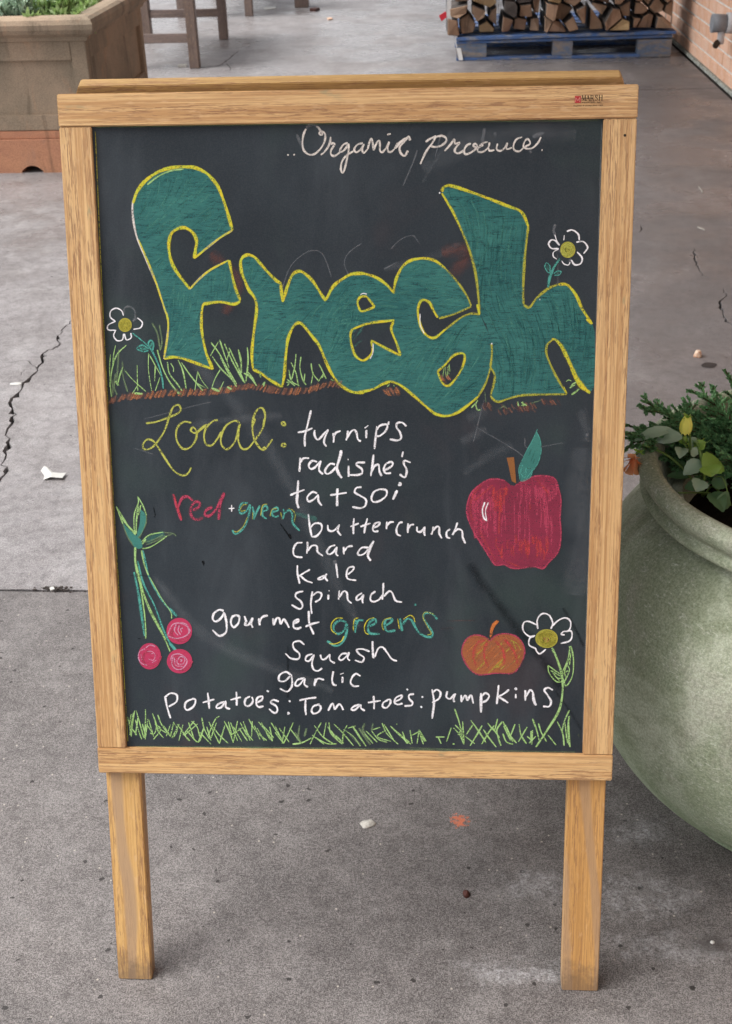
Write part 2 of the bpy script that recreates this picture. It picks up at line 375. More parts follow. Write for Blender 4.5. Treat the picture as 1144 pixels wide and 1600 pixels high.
# slate writing surface
def slate():
    m, nt, b = new_mat('chalkboard_slate', 0.62, 0.25); g = N(nt); v = g.coord()
    c = g.mix(g.ramp(g.noise(v, 3.2, 4, 0.6, 0.7), 0.32, 0.7), (0.0100, 0.0165, 0.0235), (0.0215, 0.031, 0.040))
    sm = g.ramp(g.noise(g.coord(scale=(9, 1, 2.4), rot=(0, 0.35, 0)), 1.0, 5, 0.65, 0.8), 0.45, 0.74)      # eraser sweeps
    c = g.mix(g.math('MULTIPLY', sm, 0.32), c, (0.075, 0.088, 0.102))
    tl = g.ramp(g.noise(v, 5.0, 3, 0.6, 0.4), 0.52, 0.74)
    c = g.mix(g.math('MULTIPLY', tl, 0.55), c, (0.030, 0.056, 0.050))
    rd = g.ramp(g.noise(g.coord(loc=(4, 2, 9)), 6.0, 3, 0.6, 0.4), 0.60, 0.78)
    c = g.mix(g.math('MULTIPLY', rd, 0.28), c, (0.070, 0.036, 0.038))
    fine = g.ramp(g.noise(v, 700, 3, 0.7), 0.35, 0.7); c = g.mix(g.math('MULTIPLY', fine, 0.10), c, (0.14, 0.15, 0.16))
    dust = g.vor(v, 60); dc = g.n('ShaderNodeSeparateColor'); g.l(g.vor(v, 60, out='Color'), dc.inputs[0])
    d = g.math('MULTIPLY', g.math('LESS_THAN', dust, 0.055), g.math('GREATER_THAN', dc.outputs[1], 0.93))
    c = g.mix(g.math('MULTIPLY', d, 0.7), c, (0.5, 0.5, 0.45))
    g.l(c, b.inputs['Base Color']); g.l(g.bump(g.noise(v, 900, 3, 0.6), 0.15, 0.0003), b.inputs['Normal'])
    return m
SLATE = slate()
YB = 0.0060
panel = boxo('chalkboard_panel', -HW + SW - .004, HW - SW + .004, YB, 0.011, RH - .004, TL + .004, SLATE, board)
bp = backpart('chalkboard_panel', -HW + SW - .004, HW - SW + .004, 0.046, 0.052, -0.768, -0.04, SLATE, 0)

# maker's print on the top rail
BM = Matrix.Rotation(-TH, 3, 'X')
def BU(px, py, y=YB):
    """photo pixel -> (x, z) on the board surface at local depth y"""
    p = ray_plane(px, py, BM @ Vector((0, y, 0)) + Vector((0, 0, LIFT)), BM @ Vector((0, 1, 0)))
    l = BM.transposed() @ (p - Vector((0, 0, LIFT))); return l.x, l.z
INK = simple('black_ink', (0.012, 0.011, 0.010), 0.6, 0.2, 0.1, 200)
REDINK = simple('red_ink', (0.50, 0.045, 0.05), 0.6, 0.2, 0.25, 300)
REDPALE = simple('pale_red_ink', (0.62, 0.25, 0.2), 0.6, 0.2, 0.1, 200)
bm = bmesh.new()
x0, z0 = BU(898, 161, 0); x1, z1 = BU(908, 150, 0); yy = -0.00025
def quad(bm, pts, y, mi=0):
    f = bm.faces.new([bm.verts.new((a, y, b)) for a, b in pts]); f.material_index = mi
quad(bm, [(x0, z0), (x1, z0), (x1, z1), (x0, z1)], yy, 0)
w_ = x1 - x0; h_ = z1 - z0
def bar(bm, a, b, t, y, mi):
    a, b = Vector(a), Vector(b); d = (b - a).normalized(); s = Vector((-d.y, d.x)) * t / 2
    quad(bm, [tuple(a + s), tuple(b + s), tuple(b - s), tuple(a - s)], y, mi)
for a, b in (((.15, .12), (.15, .8)), ((.15, .8), (.5, .3)), ((.5, .3), (.82, .85)), ((.82, .85), (.82, .12))):
    bar(bm, (x0 + a[0] * w_, z0 + a[1] * h_), (x0 + b[0] * w_, z0 + b[1] * h_), w_ * .10, yy - .0001, 1)
obj('maker_emblem', bm, [REDINK, REDPALE], board)
def text(name, s, x, z, width, height, mat, bold=0.0, shear=0.0, parent=board, y=-0.0003):
    cu = bpy.data.curves.new(name, 'FONT'); cu.body = s; cu.size = 1; cu.offset = bold; cu.shear = shear
    t = bpy.data.objects.new(name, cu); col.objects.link(t); bpy.context.view_layer.update()
    me = bpy.data.meshes.new_from_object(t.evaluated_get(bpy.context.evaluated_depsgraph_get())); bpy.data.objects.remove(t)
    xs = [v.co.x for v in me.vertices]; ys = [v.co.y for v in me.vertices]
    for v in me.vertices:
        v.co = Vector((x + (v.co.x - min(xs)) / (max(xs) - min(xs)) * width, y, z + (v.co.y - min(ys)) / (max(ys) - min(ys)) * height))
    me.materials.clear(); return link(name, me, parent, mat)
# MARSH in roman capitals drawn with serifs
bm = bmesh.new()
gx, gz = BU(909, 157.5, 0); gx2, gz2 = BU(942, 148.5, 0); cw = (gx2 - gx) / 5.25; ch = gz2 - gz
glyph = {'M': [((.08, 0), (.14, 1), .07), ((.14, 1), (.5, .1), .17), ((.5, .1), (.86, 1), .07), ((.86, 1), (.9, 0), .17), ((0, 0), (.2, 0), .06), ((.78, 0), (1.02, 0), .06), ((.0, 1), (.2, 1), .06), ((.8, 1), (1.02, 1), .06)],
 'A': [((.1, 0), (.48, 1), .07), ((.48, 1), (.86, 0), .18), ((.22, .36), (.7, .36), .07), ((0, 0), (.22, 0), .06), ((.72, 0), (1, 0), .06)],
 'R': [((.18, 0), (.18, 1), .18), ((.18, 1), (.62, .96), .07), ((.62, .96), (.72, .74), .16), ((.72, .74), (.6, .5), .12), ((.6, .5), (.18, .48), .07), ((.45, .48), (.9, 0), .17), ((.04, 0), (.34, 0), .06), ((.04, 1), (.3, 1), .06)],
 'S': [((.74, .78), (.6, .98), .08), ((.6, .98), (.3, .96), .1), ((.3, .96), (.2, .72), .16), ((.2, .72), (.7, .4), .17), ((.7, .4), (.72, .12), .15), ((.72, .12), (.36, 0), .1), ((.36, 0), (.16, .24), .08), ((.76, 1.0), (.76, .68), .05), ((.14, 0), (.14, .3), .05)],
 'H': [((.16, 0), (.16, 1), .18), ((.82, 0), (.82, 1), .18), ((.16, .52), (.82, .52), .08), ((.02, 0), (.32, 0), .06), ((.02, 1), (.32, 1), .06), ((.68, 0), (.98, 0), .06), ((.68, 1), (.98, 1), .06)]}
for i, c in enumerate('MARSH'):
    for a, b, t in glyph[c]:
        bar(bm, (gx + (i * 1.06 + a[0]) * cw, gz + a[1] * ch), (gx + (i * 1.06 + b[0]) * cw, gz + b[1] * ch), t * cw, -0.0003 - random.random() * 2e-5, 0)
obj('maker_lettering', bm, INK, board)
a = BU(909, 161.5, 0); b_ = BU(940, 158.8, 0); text('maker_lettering', 'INDUSTRIES, INC.', a[0], a[1], b_[0] - a[0], b_[1] - a[1], INK, 0.012)
a = BU(896, 166.8, 0); b_ = BU(942, 163.6, 0); text('maker_lettering', 'Tradition & Quality Since 1909', a[0], a[1], b_[0] - a[0], b_[1] - a[1], INK, 0.010, 0.25)
SCREW = simple('screw_hole', (0.05, 0.035, 0.025), 0.8, 0.2)
for px, py in ((976.5, 211.5),):
    x, z = BU(px, py, 0.0006); bm = bmesh.new(); bmesh.ops.create_circle(bm, cap_ends=True, radius=0.0016, segments=10, matrix=Matrix.Translation((x, 0.0002, z)) @ Matrix.Rotation(math.pi / 2, 4, 'X')); obj('screw_hole', bm, SCREW, board)
# ------------------------------------------------------------------ chalk drawings and lettering (traced on the board surface)
def chalk(name, c, cover=0.9, c2=None, grain=560, lo=0.40, hi=0.63, soft=False):
    m, nt, b = new_mat('chalk_' + name, 0.95, 0.05); g = N(nt); v = g.coord()
    uv = g.n('ShaderNodeTexCoord'); sx = g.n('ShaderNodeSeparateXYZ'); g.l(uv.outputs['UV'], sx.inputs[0])
    prof = g.math('ABSOLUTE', g.math('SUBTRACT', g.math('MULTIPLY', sx.outputs[1], 2.0), 1.0))
    gr = g.noise(v, grain, 3, 0.65); lf = g.noise(v, 75, 3, 0.6)
    edge = g.ramp(g.math('ADD', prof, g.math('MULTIPLY', g.math('SUBTRACT', gr, 0.5), 1.5)), 1.05, 0.55)
    if soft: edge = g.ramp(g.math('ADD', prof, g.math('MULTIPLY', g.math('SUBTRACT', g.noise(v, 30, 4, 0.6), 0.5), 1.3)), 1.0, -0.1)
    cv = g.ramp(g.math('ADD', g.math('MULTIPLY', gr, 0.8), g.math('MULTIPLY', lf, 0.35)), lo, hi, 0.12, 1.0)
    a = g.math('MULTIPLY', g.math('MULTIPLY', edge, cv), g.math('MULTIPLY', cover, g.ramp(sx.outputs[0], -1, 0, 1, 1)))
    g.l(g.math('MULTIPLY', a, 1.0, clamp=True), b.inputs['Alpha'])
    g.l(g.mix(g.ramp(g.noise(v, 160, 2, 0.6), 0.35, 0.65), c, c2 or tuple(x * 0.82 for x in c)), b.inputs['Base Color'])
    return m
CH = {
 'W': chalk('white', (0.88, 0.88, 0.92), 1.0, lo=0.34, hi=0.58), 'w': chalk('faint_white', (0.50, 0.52, 0.56), 0.22), 'I': chalk('ivory', (0.80, 0.75, 0.70), 0.9, lo=0.36, hi=0.60),
 'Y': chalk('yellow', (0.66, 0.55, 0.045), 0.97, (0.52, 0.56, 0.06)), 'y': chalk('thin_yellow', (0.50, 0.49, 0.07), 0.8), 'L': chalk('lemon', (0.58, 0.60, 0.13), 0.82),
 'G': chalk('grass', (0.34, 0.56, 0.20), 0.92, (0.40, 0.64, 0.26)), 'g': chalk('faint_grass', (0.27, 0.40, 0.20), 0.5),
 'T': chalk('teal', (0.10, 0.38, 0.33), 0.95), 't': chalk('dark_teal', (0.025, 0.11, 0.115), 0.30), 'e': chalk('light_teal', (0.10, 0.34, 0.28), 0.34),
 'R': chalk('red', (0.50, 0.075, 0.135), 0.82), 'r': chalk('bright_red', (0.62, 0.08, 0.085), 0.6), 'P': chalk('pink', (0.72, 0.38, 0.55), 0.75),
 'O': chalk('orange', (0.60, 0.20, 0.06), 0.92), 'o': chalk('dull_orange', (0.46, 0.20, 0.10), 0.62), 'B': chalk('brown', (0.36, 0.17, 0.115), 0.42), 'b': chalk('faint_brown', (0.30, 0.11, 0.08), 0.30, soft=True),
 'V': chalk('olive', (0.46, 0.42, 0.07), 0.85), 'K': chalk('wet_black', (0.012, 0.013, 0.015), 0.8), 'k': chalk('erased', (0.010, 0.011, 0.014), 0.42, soft=True), 's': chalk('smudge', (0.30, 0.33, 0.36), 0.15, grain=120, lo=0.2, hi=0.8, soft=True),
}
def fillmat(name, c, c2, cover, streak, angle):
    m, nt, b = new_mat('chalk_fill_' + name, 0.95, 0.05); g = N(nt)
    v0 = g.coord()
    def hat(an, loc): return g.noise(g.coord(scale=(streak, streak, streak * 7), rot=(0, an, 0), loc=loc), 1.0, 4, 0.68, 0.9)
    msk = g.ramp(g.noise(v0, 14, 2, 0.5), 0.42, 0.58); mx = g.n('ShaderNodeMix', data_type='FLOAT'); g.l(msk, mx.inputs[0]); g.l(hat(angle, (0, 0, 0)), mx.inputs[2]); g.l(hat(angle + 0.75, (3, 0, 5)), mx.inputs[3])
    st = mx.outputs[0]; gr = g.noise(v0, 800, 3, 0.65); cl = g.noise(v0, 13, 3, 0.6)
    f = g.math('ADD', g.math('MULTIPLY', st, 0.62), g.math('MULTIPLY', cl, 0.38))
    g.l(g.mix(g.ramp(f, 0.36, 0.66), c, c2), b.inputs['Base Color'])
    a = g.math('MULTIPLY', g.ramp(g.math('ADD', g.math('MULTIPLY', st, 0.6), g.math('MULTIPLY', gr, 0.4)), 0.30, 0.52, 0.55, 1.0), cover)
    g.l(a, b.inputs['Alpha']); return m
FM = {'T': fillmat('teal', (0.030, 0.115, 0.118), (0.058, 0.205, 0.185), 0.90, 60, 0.75), 'A': fillmat('apple', (0.35, 0.045, 0.090), (0.22, 0.038, 0.068), 0.80, 40, 0.2),
      'C': fillmat('cherry', (0.52, 0.05, 0.11), (0.42, 0.05, 0.13), 0.92, 90, 0.7), 'V': fillmat('olive', (0.44, 0.40, 0.06), (0.34, 0.34, 0.07), 0.9, 90, 0.3),
      'p': fillmat('pumpkin', (0.50, 0.17, 0.07), (0.28, 0.10, 0.05), 0.76, 70, 0.8), 'l': fillmat('leaf', (0.075, 0.27, 0.23), (0.05, 0.19, 0.17), 0.85, 60, 0.3),
      'B': fillmat('stem', (0.36, 0.16, 0.05), (0.28, 0.12, 0.05), 0.85, 80, 0.0), 'u': fillmat('soil', (0.30, 0.13, 0.085), (0.16, 0.085, 0.065), 0.5, 90, 0.2)}
VIEW = {'org': (440, 185, 5.2), 'pro': (640, 185, 5.2), 'F': (190, 240, 4.443), 'r': (370, 380, 5.72), 's': (500, 380, 4.0857), 'h': (680, 280, 4.4),
 'gl': (160, 470, 4.7667), 'loc': (210, 620, 4.4), 'tur': (440, 640, 5.2), 'red': (250, 750, 4.7667), 'but': (440, 790, 3.8133), 'gou': (320, 930, 5.72),
 'grs': (500, 930, 5.72), 'squ': (420, 990, 5.2), 'pot': (240, 1050, 3.575), 'pum': (540, 1050, 3.3647), 'che': (170, 760, 5.16), 'app': (700, 660, 5.72),
 'pk': (680, 930, 4.7667), 'ga': (190, 1085, 4.576), 'gb': (430, 1085, 4.576), 'px': (0, 0, 1), 'g8': (720, 600, 6.356)}
LAY = [0]
def pp(view, p):
    x0, y0, s = VIEW[view]; return (x0 + p[0] / s, y0 + p[1] / s)
class Drawing:
    def __init__(s, name, label=None):
        s.name, s.label = name, label; s.v = []; s.f = []; s.uv = []; s.mi = []; s.mats = []; s.rnd = random.Random(sum(map(ord, label or name)))
    def slot(s, m):
        if m not in s.mats: s.mats.append(m)
        return s.mats.index(m)
    def depth(s):
        LAY[0] += 1; return YB - 0.00012 - (LAY[0] % 4000) * 1.6e-7 - 0.00001
    def ribbon(s, view, key, wpx, pts, smooth=True):
        P = [pp(view, p) for p in pts]
        if len(P) == 1: P = [(P[0][0] - wpx * .25, P[0][1]), P[0], (P[0][0] + wpx * .25, P[0][1] + .2)]
        Q = catmull([Vector((a, b, 0)) for a, b in P], 5) if smooth else [Vector((a, b, 0)) for a, b in P]
        W = []
        for q in Q:
            x, z = BU(q.x, q.y); W.append(Vector((x, z)))
        sc = 1 / 1290.0; y = s.depth(); base = len(s.v); m = s.slot(CH[key]); n = len(W)
        ph = s.rnd.uniform(0, 6); acc = 0
        # extend the ends by half a width so they read as rounded chalk ends
        for i, p in enumerate(W):
            t = (W[min(i + 1, n - 1)] - W[max(i - 1, 0)])
            if t.length < 1e-9: t = Vector((1, 0))
            t.normalize(); nn = Vector((-t.y, t.x)); ww = wpx * sc * 0.5 * (1 + 0.16 * math.sin(ph + i * 0.55)) * 1.06
            if i in (0, n - 1) and n > 4: ww *= 0.72
            s.v += [(p.x + nn.x * ww, y, p.y + nn.y * ww), (p.x - nn.x * ww, y, p.y - nn.y * ww)]
            if i: acc += (p - W[i-1]).length
            s.uv += [(acc * 100, 0.0), (acc * 100, 1.0)]
        for i in range(n - 1):
            a = base + 2 * i; s.f.append((a, a + 1, a + 3, a + 2)); s.mi.append(m)
    def st(s, view, key, wpx, text):
        for line in text.split(';'):
            line = line.strip()
            if line: s.ribbon(view, key, wpx, [tuple(map(float, q.split(','))) for q in line.split()])
        return s
    def fill(s, loops, key, smooth=True):
        """loops: list of (view, 'x,y x,y ...') or (list of ...) outlines, first the outer one"""
        L = []
        for parts in loops:
            P = []
            for view, text in parts: P += [pp(view, tuple(map(float, q.split(',')))) for q in text.split()]
            if smooth: P = [(q.x, q.y) for q in catmull([Vector((a, b, 0)) for a, b in P + [P[0]]], 3)][:-1]
            L.append([Vector((*BU(*p), 0)) for p in P])
        y = s.depth(); base = len(s.v); m = s.slot(FM[key])
        for l in L:
            for p in l: s.v.append((p.x, y, p.y)); s.uv.append((0, .5))
        for t in tessellate_polygon(L): s.f.append(tuple(base + i for i in t)); s.mi.append(m)
        return s
    def build(s, parent, kind=None):
        me = bpy.data.meshes.new(s.name); me.from_pydata(s.v, [], s.f)
        uvl = me.uv_layers.new(name='UVMap'); me.polygons.foreach_set('material_index', s.mi)
        for l in me.loops: uvl.data[l.index].uv = s.uv[l.vertex_index]
        me.update(); o = link(s.name, me, parent, s.mats)
        if s.label: o['label'] = s.label
        if kind: o['kind'] = kind
        return o

# --- smudges and erased traces first
d = Drawing('chalk_smudge', 'pale eraser smears and half-rubbed lines across the slate')
d.st('px', 's', 34, '700,225 760,212 830,205 900,212;660,262 720,235 800,225'); d.st('px', 's', 12, '706,205 690,235 660,285')
d.st('px', 'w', 2.5, '690,205 680,245;652,235 645,255 630,290'); d.st('px', 's', 60, '912,700 908,780 905,860 898,930'); d.st('px', 's', 16, '600,420 680,400 720,380')
d.st('px', 'w', 1.6, '440,455 452,420 470,400 490,391 506,400 518,432;565,380 545,395 538,412 545,430;610,390 625,375 645,368 655,380;600,420 620,410;820,685 826,700 880,692;740,665 800,700 820,715;756,625 740,690')
d.st('px', 's', 24, '725,740 760,715 800,695;730,655 760,640;720,690 760,670'); d.st('px', 's', 18, '915,690 916,675 908,640'); d.st('px', 'w', 5, '917,682 918,676')
d.st('px', 's', 20, '440,650 360,655 300,665'); d.st('px', 's', 30, '300,560 420,700 560,980;240,900 330,1000 520,1080'); d.st('px', 'w', 1.4, '870,385 872,440 866,520')
d.st('px', 'k', 26, '745,900 790,960 840,1020 880,1080;735,880 745,900'); d.st('px', 'k', 8, '880,950 900,985 912,1010;868,1080 890,1110 908,1140;450,1010 450,1090'); d.st('px', 'K', 3, '438,818 450,835 454,842;240,792 243,806'); d.st('px', 'K', 5, '452,834 455,842;317,876 319,882')
d.st('px', 'e', 9, '455,802 475,806 495,812');  d.st('px', 'b', 30, '690,395 740,390 700,430'); d.st('px', 'b', 26, '330,395 370,440 350,490;250,430 290,460')
d.st('px', 'w', 1.2, '225,655 300,635 330,628;210,700 240,710'); d.st('px', 'y', 1.6, '149,205 165,560 200,1158'); d.st('px', 'g', 1.8, '150,199 540,193 935,188;215,1166 500,1169 900,1175'); d.st('px', 'w', 2.2, '940,195 930,560 910,1160')
d.build(panel, 'stuff')

# --- the word Fresh
Fo = '295,1425 315,1300 325,1200 318,1130 300,1080 245,910 170,730 110,590 82,460 78,340 110,260 170,185 260,125 350,98 430,92 510,98 580,130 630,175 680,250 730,390 770,532'
d = Drawing('chalk_lettering', 'large teal bubble lettering Fresh outlined in yellow')
d.fill([[('F', Fo), ('F', '770,534 690,580 600,650 520,715 505,728 515,660 522,610 500,555 455,520 410,515 355,545 332,600 330,670 350,760 400,845 475,940 540,870 620,805 745,740 765,830 790,930 825,1020 780,1045 690,1030 600,1040 565,1055 555,1150 560,1250 590,1390 635,1497 560,1470 450,1430 370,1412')]], 'T', False)
r1 = '410,525 400,440 395,370 350,330 280,260 210,180 160,125 105,105 60,120 35,170 45,260 75,340 110,420 165,500 178,600 160,740 145,870 135,1000 145,1125 220,1165 310,1230 405,1290 425,1180 435,1050 450,900 470,820 510,740 555,705 600,740 680,840 740,920 790,1040 840,1150 900,1240 980,1305 1060,1335 1130,1335'
s1 = '245,952 330,935 400,900 450,882 520,910 600,975 680,1045 740,1090 810,1103 880,1080 950,1030 1010,980 1060,890 1090,790 1105,700 1095,620 1060,540 1022,455 960,450 900,475 840,520 790,560 740,600 700,600 660,565 635,500 625,430 640,375 665,360 700,380 725,430 745,470 760,480 850,455 965,405 940,340 880,250 800,160 740,115 680,98 620,98 560,120 520,160 490,220 475,280 470,320 420,260 350,215 280,195 210,195 150,225 90,275 40,365'
r2 = '740,430 680,340 620,280 565,250 510,270 470,340 440,430'
hE1 = '240,375 260,340 300,340 350,405 270,435 250,415'; hE2 = '210,545 320,510 475,490 460,560 490,640 515,715 440,680 330,620 335,690 310,730 270,750 225,715 200,640 195,580'
hS = '750,820 800,775 850,720 900,700 925,720 910,790 870,860 820,910 780,890 760,850'
d.fill([[('r', r1), ('s', s1), ('r', r2)], [('s', hE1)], [('s', hE2)], [('s', hS)]], 'T', False)
h1 = '308,930 300,840 280,660 240,500 190,370 130,240 45,95 55,60 110,45 250,90 400,145 500,185 580,215 615,260 640,330 625,450 612,600 605,760 608,860 650,880 700,815 780,750 850,722 910,730 970,800 1010,890 1080,995'
d.fill([[('h', h1), ('h', '1098,1050 1100,1250 1092,1430 1065,1470 1000,1420 950,1320 900,1200 850,1120 810,1100 770,1140 765,1200 800,1290 840,1370 900,1470 760,1480 600,1485 500,1510 430,1530 385,1500 400,1420 410,1350 380,1290 388,1180 388,1130 350,1000')]], 'T', False)
# teal hatching over the fills
rnd = random.Random(11)
def hatch(view, poly, n, ang, spread, length, keys, holes=()):
    P = [tuple(map(float, q.split(','))) for q in poly.split()]; H = [[tuple(map(float, q.split(','))) for q in h.split()] for h in holes]
    def inside(p, P):
        c = False; j = len(P) - 1
        for i in range(len(P)):
            if (P[i][1] > p[1]) != (P[j][1] > p[1]) and p[0] < (P[j][0] - P[i][0]) * (p[1] - P[i][1]) / (P[j][1] - P[i][1]) + P[i][0]: c = not c
            j = i
        return c
    xs = [p[0] for p in P]; ys = [p[1] for p in P]; k = t = 0
    while k < n and t < n * 12:
        t += 1; c = (rnd.uniform(min(xs), max(xs)), rnd.uniform(min(ys), max(ys))); a = R(ang + spread * math.sin(c[0] * 0.004 + c[1] * 0.006) + rnd.uniform(-8, 8)); L = length * rnd.uniform(.5, 1.3)
        pts = [(c[0] + math.cos(a) * L * s_, c[1] - math.sin(a) * L * s_ + 6 * s_ * s_) for s_ in (-.5, 0, .5)]
        if all(inside(p, P) and not any(inside(p, h) for h in H) for p in pts):
            d.ribbon(view, rnd.choice(keys), rnd.uniform(1.0, 2.4), pts); k += 1
HOLES_F = ()
hatch('F', Fo + ' 690,580 600,650 520,715 515,610 410,515 332,600 350,760 475,940 620,805 745,740 825,1020 600,1040 555,1150 590,1390 635,1497 370,1412', 300, 60, 25, 100, 'tee')
hatch('r', r1 + ' 1130,600 900,400 795,515 ' + r2, 300, 45, 35, 120, 'tee')
hatch('s', '240,952 450,882 810,1103 1060,890 1095,620 1022,455 840,520 700,600 625,430 665,360 760,480 965,405 800,160 620,98 490,220 470,320 280,195 90,275 40,365 60,700', 400, 30, 40, 95, 'tee', (hE1, hE2, hS))
hatch('h', h1 + ' 1098,1050 1092,1430 950,1320 810,1100 765,1200 900,1470 430,1530 385,1500 410,1350 388,1130', 420, 98, 18, 150, 'tte')
# yellow outlines
d.st('F', 'I', 3.4, '295,1425 315,1300 325,1200 318,1130 300,1080 245,910 170,730 110,590 82,460 78,340 110,260;770,534 690,580 600,650 520,715;745,740 620,805 540,870 475,940')
d.st('F', 'Y', 3.4, '245,910 300,1080 318,1130 325,1200 315,1300 295,1420;120,600 200,790 245,910;770,534 690,580 600,650 520,715 505,728;480,935 540,870 620,805 745,740')
d.st('F', 'Y', 5.6, '80,345 110,260 170,185 260,125 350,98 430,92 510,98 580,130 630,175 680,250 730,390 770,532;505,728 515,660 522,610 500,555 455,520 410,515 355,545 332,600 330,670 350,760 400,845 475,940')
d.st('F', 'G', 2.6, '180,215 260,155 350,118 430,108')
d.st('F', 'Y', 5.0, '748,740 765,830 790,930 825,1020;825,1025 780,1045 690,1030 600,1040 565,1055 555,1150 560,1250 590,1390 635,1497;632,1495 560,1470 450,1430 370,1412 295,1422')
d.st('r', 'Y', 5.2, '410,525 400,440 395,365;398,362 350,330 280,260 210,180 160,125 105,105 60,120 35,170 45,260 75,340 110,420 165,500 178,600 160,740 145,870 135,1000 145,1125;145,1125 220,1165 310,1230 405,1285;405,1288 425,1180 435,1050 450,900 470,820 510,740 555,712 600,740 680,840 740,920 790,1040 840,1150 900,1240 980,1305 1060,1335 1140,1335;410,525 440,430 470,340 510,270 565,250 620,280 680,340 740,430 795,515;795,510 860,390 930,330 1030,275 1140,270')
d.st('s', 'Y', 4.8, '240,952 330,935 400,900 450,882;450,880 520,910 600,975 680,1045 740,1090 810,1103 880,1080 950,1030 1010,980;210,195 280,195 350,215 420,260 470,315;470,320 475,280 490,220 520,160 560,120 620,100 680,98 740,115 800,160')
d.st('s', 'y', 3.6, '1010,980 1060,890 1090,790;800,160 880,250 940,340 965,400;1022,455 960,450 900,475 840,520 790,560;965,405 850,455 760,480')
d.st('s', 'Y', 4.4, '800,550 740,600 700,600 660,565 635,500 625,430 640,375 665,362 700,380 725,430 752,475')
d.st('s', 'Y', 4.2, '250,415 240,375 260,342 300,340;300,342 350,405;350,407 270,435 248,412;208,548 320,510 475,492;470,500 455,550 490,640 515,715;515,718 440,680 328,620;328,620 335,690 310,730 270,748 225,715 200,640 195,580 208,548')
d.st('s', 'W', 1.5, '340,640 338,700 320,738;640,450 640,520 665,575;258,330 275,320 300,325')
d.st('s', 'Y', 4.0, '750,820 800,775 850,720 900,702 925,720 910,790 870,860 820,910 780,890 752,822')
d.st('h', 'Y', 5.0, '45,85 60,55 110,45 250,90 400,145 500,185 580,215 615,260 640,325;1080,995 1010,890 970,800 910,728 850,722'); d.st('h', 'Y', 4.2, '45,95 90,170 130,240 190,370')
d.st('h', 'y', 4.4, '190,370 240,500 280,660 300,840 303,930;640,325 625,450 612,600 605,760 608,860;610,865 650,880 700,815 780,750 850,722'); d.st('h', 'Y', 4, '290,860 305,930;1040,960 1078,995')
d.st('h', 'y', 4.0, '388,1130 390,1200 380,1290;380,1290 410,1350 400,1420 385,1490 430,1530 500,1510 600,1485 760,1480 905,1478;905,1475 840,1370 800,1290 765,1200 770,1140 810,1100'); d.st('h', 'Y', 3.6, '880,1425 905,1475')
d.st('h', 'Y', 6.2, '860,1130 900,1210 950,1320'); d.st('h', 'Y', 8.5, '940,1300 975,1375 1010,1425 1035,1445'); d.st('h', 'Y', 5, '1020,1435 1065,1470'); d.st('h', 'Y', 4.6, '800,1100 830,1105 870,1150')
d.st('px', 'W', 2.2, '769,536 768,538;843.5,468;686,301 688,302')
d.st('h', 'K', 1.2, '390,258 485,257')
d.build(panel)

# --- white / coloured words
def word(label, *sets):
    d = Drawing('chalk_lettering', label)
    for view, key, wd, t in sets: d.st(view, key, wd, t)
    d.build(panel)
word('cursive white words Organic produce',
 ('org', 'I', 3.3, '50,302 56,292;98,300 108,290;282,68 300,75 322,108 335,120 322,134 306,122 318,106 348,118 356,150 345,200 310,255 262,292 218,292 182,260 170,205 178,135 198,85;320,298 350,270 385,220 400,150;398,160 402,205 418,200 432,212 405,255 402,290 425,306 455,292 480,268;538,200 505,212 478,250 482,272 512,255 548,205;545,205 545,260 530,340 510,420 495,442 482,410 492,350 530,300 600,258;660,200 615,215 590,255 610,275 645,250 672,208;668,212 655,255 670,280 700,250;700,250 720,180 735,170 748,260;748,260 770,205 792,180 800,215 800,260 818,280;818,280 850,240 875,190;875,190 862,240 872,272 905,262 945,200;858,132 888,125'),
 ('org', 'I', 3.9, '1045,180 1035,148 1015,165 985,200 960,235 968,280 1000,305 1028,262;925,245 960,200 1010,160'),
 ('org', 'w', 5, '200,85 225,55 262,50 290,70;355,120 365,150;125,130 150,190 180,240'),
 ('pro', 'I', 3.5, '130,190 170,165 215,142;215,142 185,200 140,260 110,320 88,372;215,150 260,142 295,158 295,190 250,225 200,232 165,222;285,265 330,215 365,165;365,168 370,205 410,195;410,198 375,240 368,270 395,285 435,265 450,250;500,205 470,215 445,255 452,290 490,282 535,250 548,220 530,205 520,225 555,235 600,215'),
 ('pro', 'I', 3.0, '635,190 590,205 555,245 560,272 600,270 640,235 650,195;640,235 650,262 690,258;715,205 708,250 738,264 772,240 795,198;795,198 788,248 832,238;915,152 870,170 845,215 850,255 890,268 925,240;940,230 980,205 965,170 940,180 925,225 950,245 1000,240 1045,195 1068,152;1076,258'),
 ('pro', 'w', 6, '610,80 600,150 590,190;690,110 700,150;980,250 985,280;1000,150 1090,118'))
word('yellow cursive word Local',
 ('loc', 'L', 3.6, '80,182 150,172 240,140 305,110 320,80 300,55 265,75 240,140 205,240 150,320 110,355 70,360 60,330 85,295 125,300 160,340 210,420 270,505 330,540 370,525 392,485;392,178 340,172 295,215 290,290 330,355 380,350 420,300 430,240 405,210 388,230 410,248 440,238 480,195;575,160 545,165 500,205 480,260 490,320 530,335 570,290 600,240;725,180 690,165 630,200 598,270 600,330 640,360 690,310 715,230 730,185;722,190 710,270 735,350 780,355 820,310;820,310 880,220 900,130 880,78 845,90 815,160 815,250 840,320 890,365 950,292;1015,195 1015,178 1032,175 1038,192 1018,198;1015,342 1015,325 1032,322 1040,338 1020,345'),
 ('loc', 'L', 4.6, '720,200 712,280;830,150 812,200;895,150 885,220;440,235 500,190;875,365 900,345'))
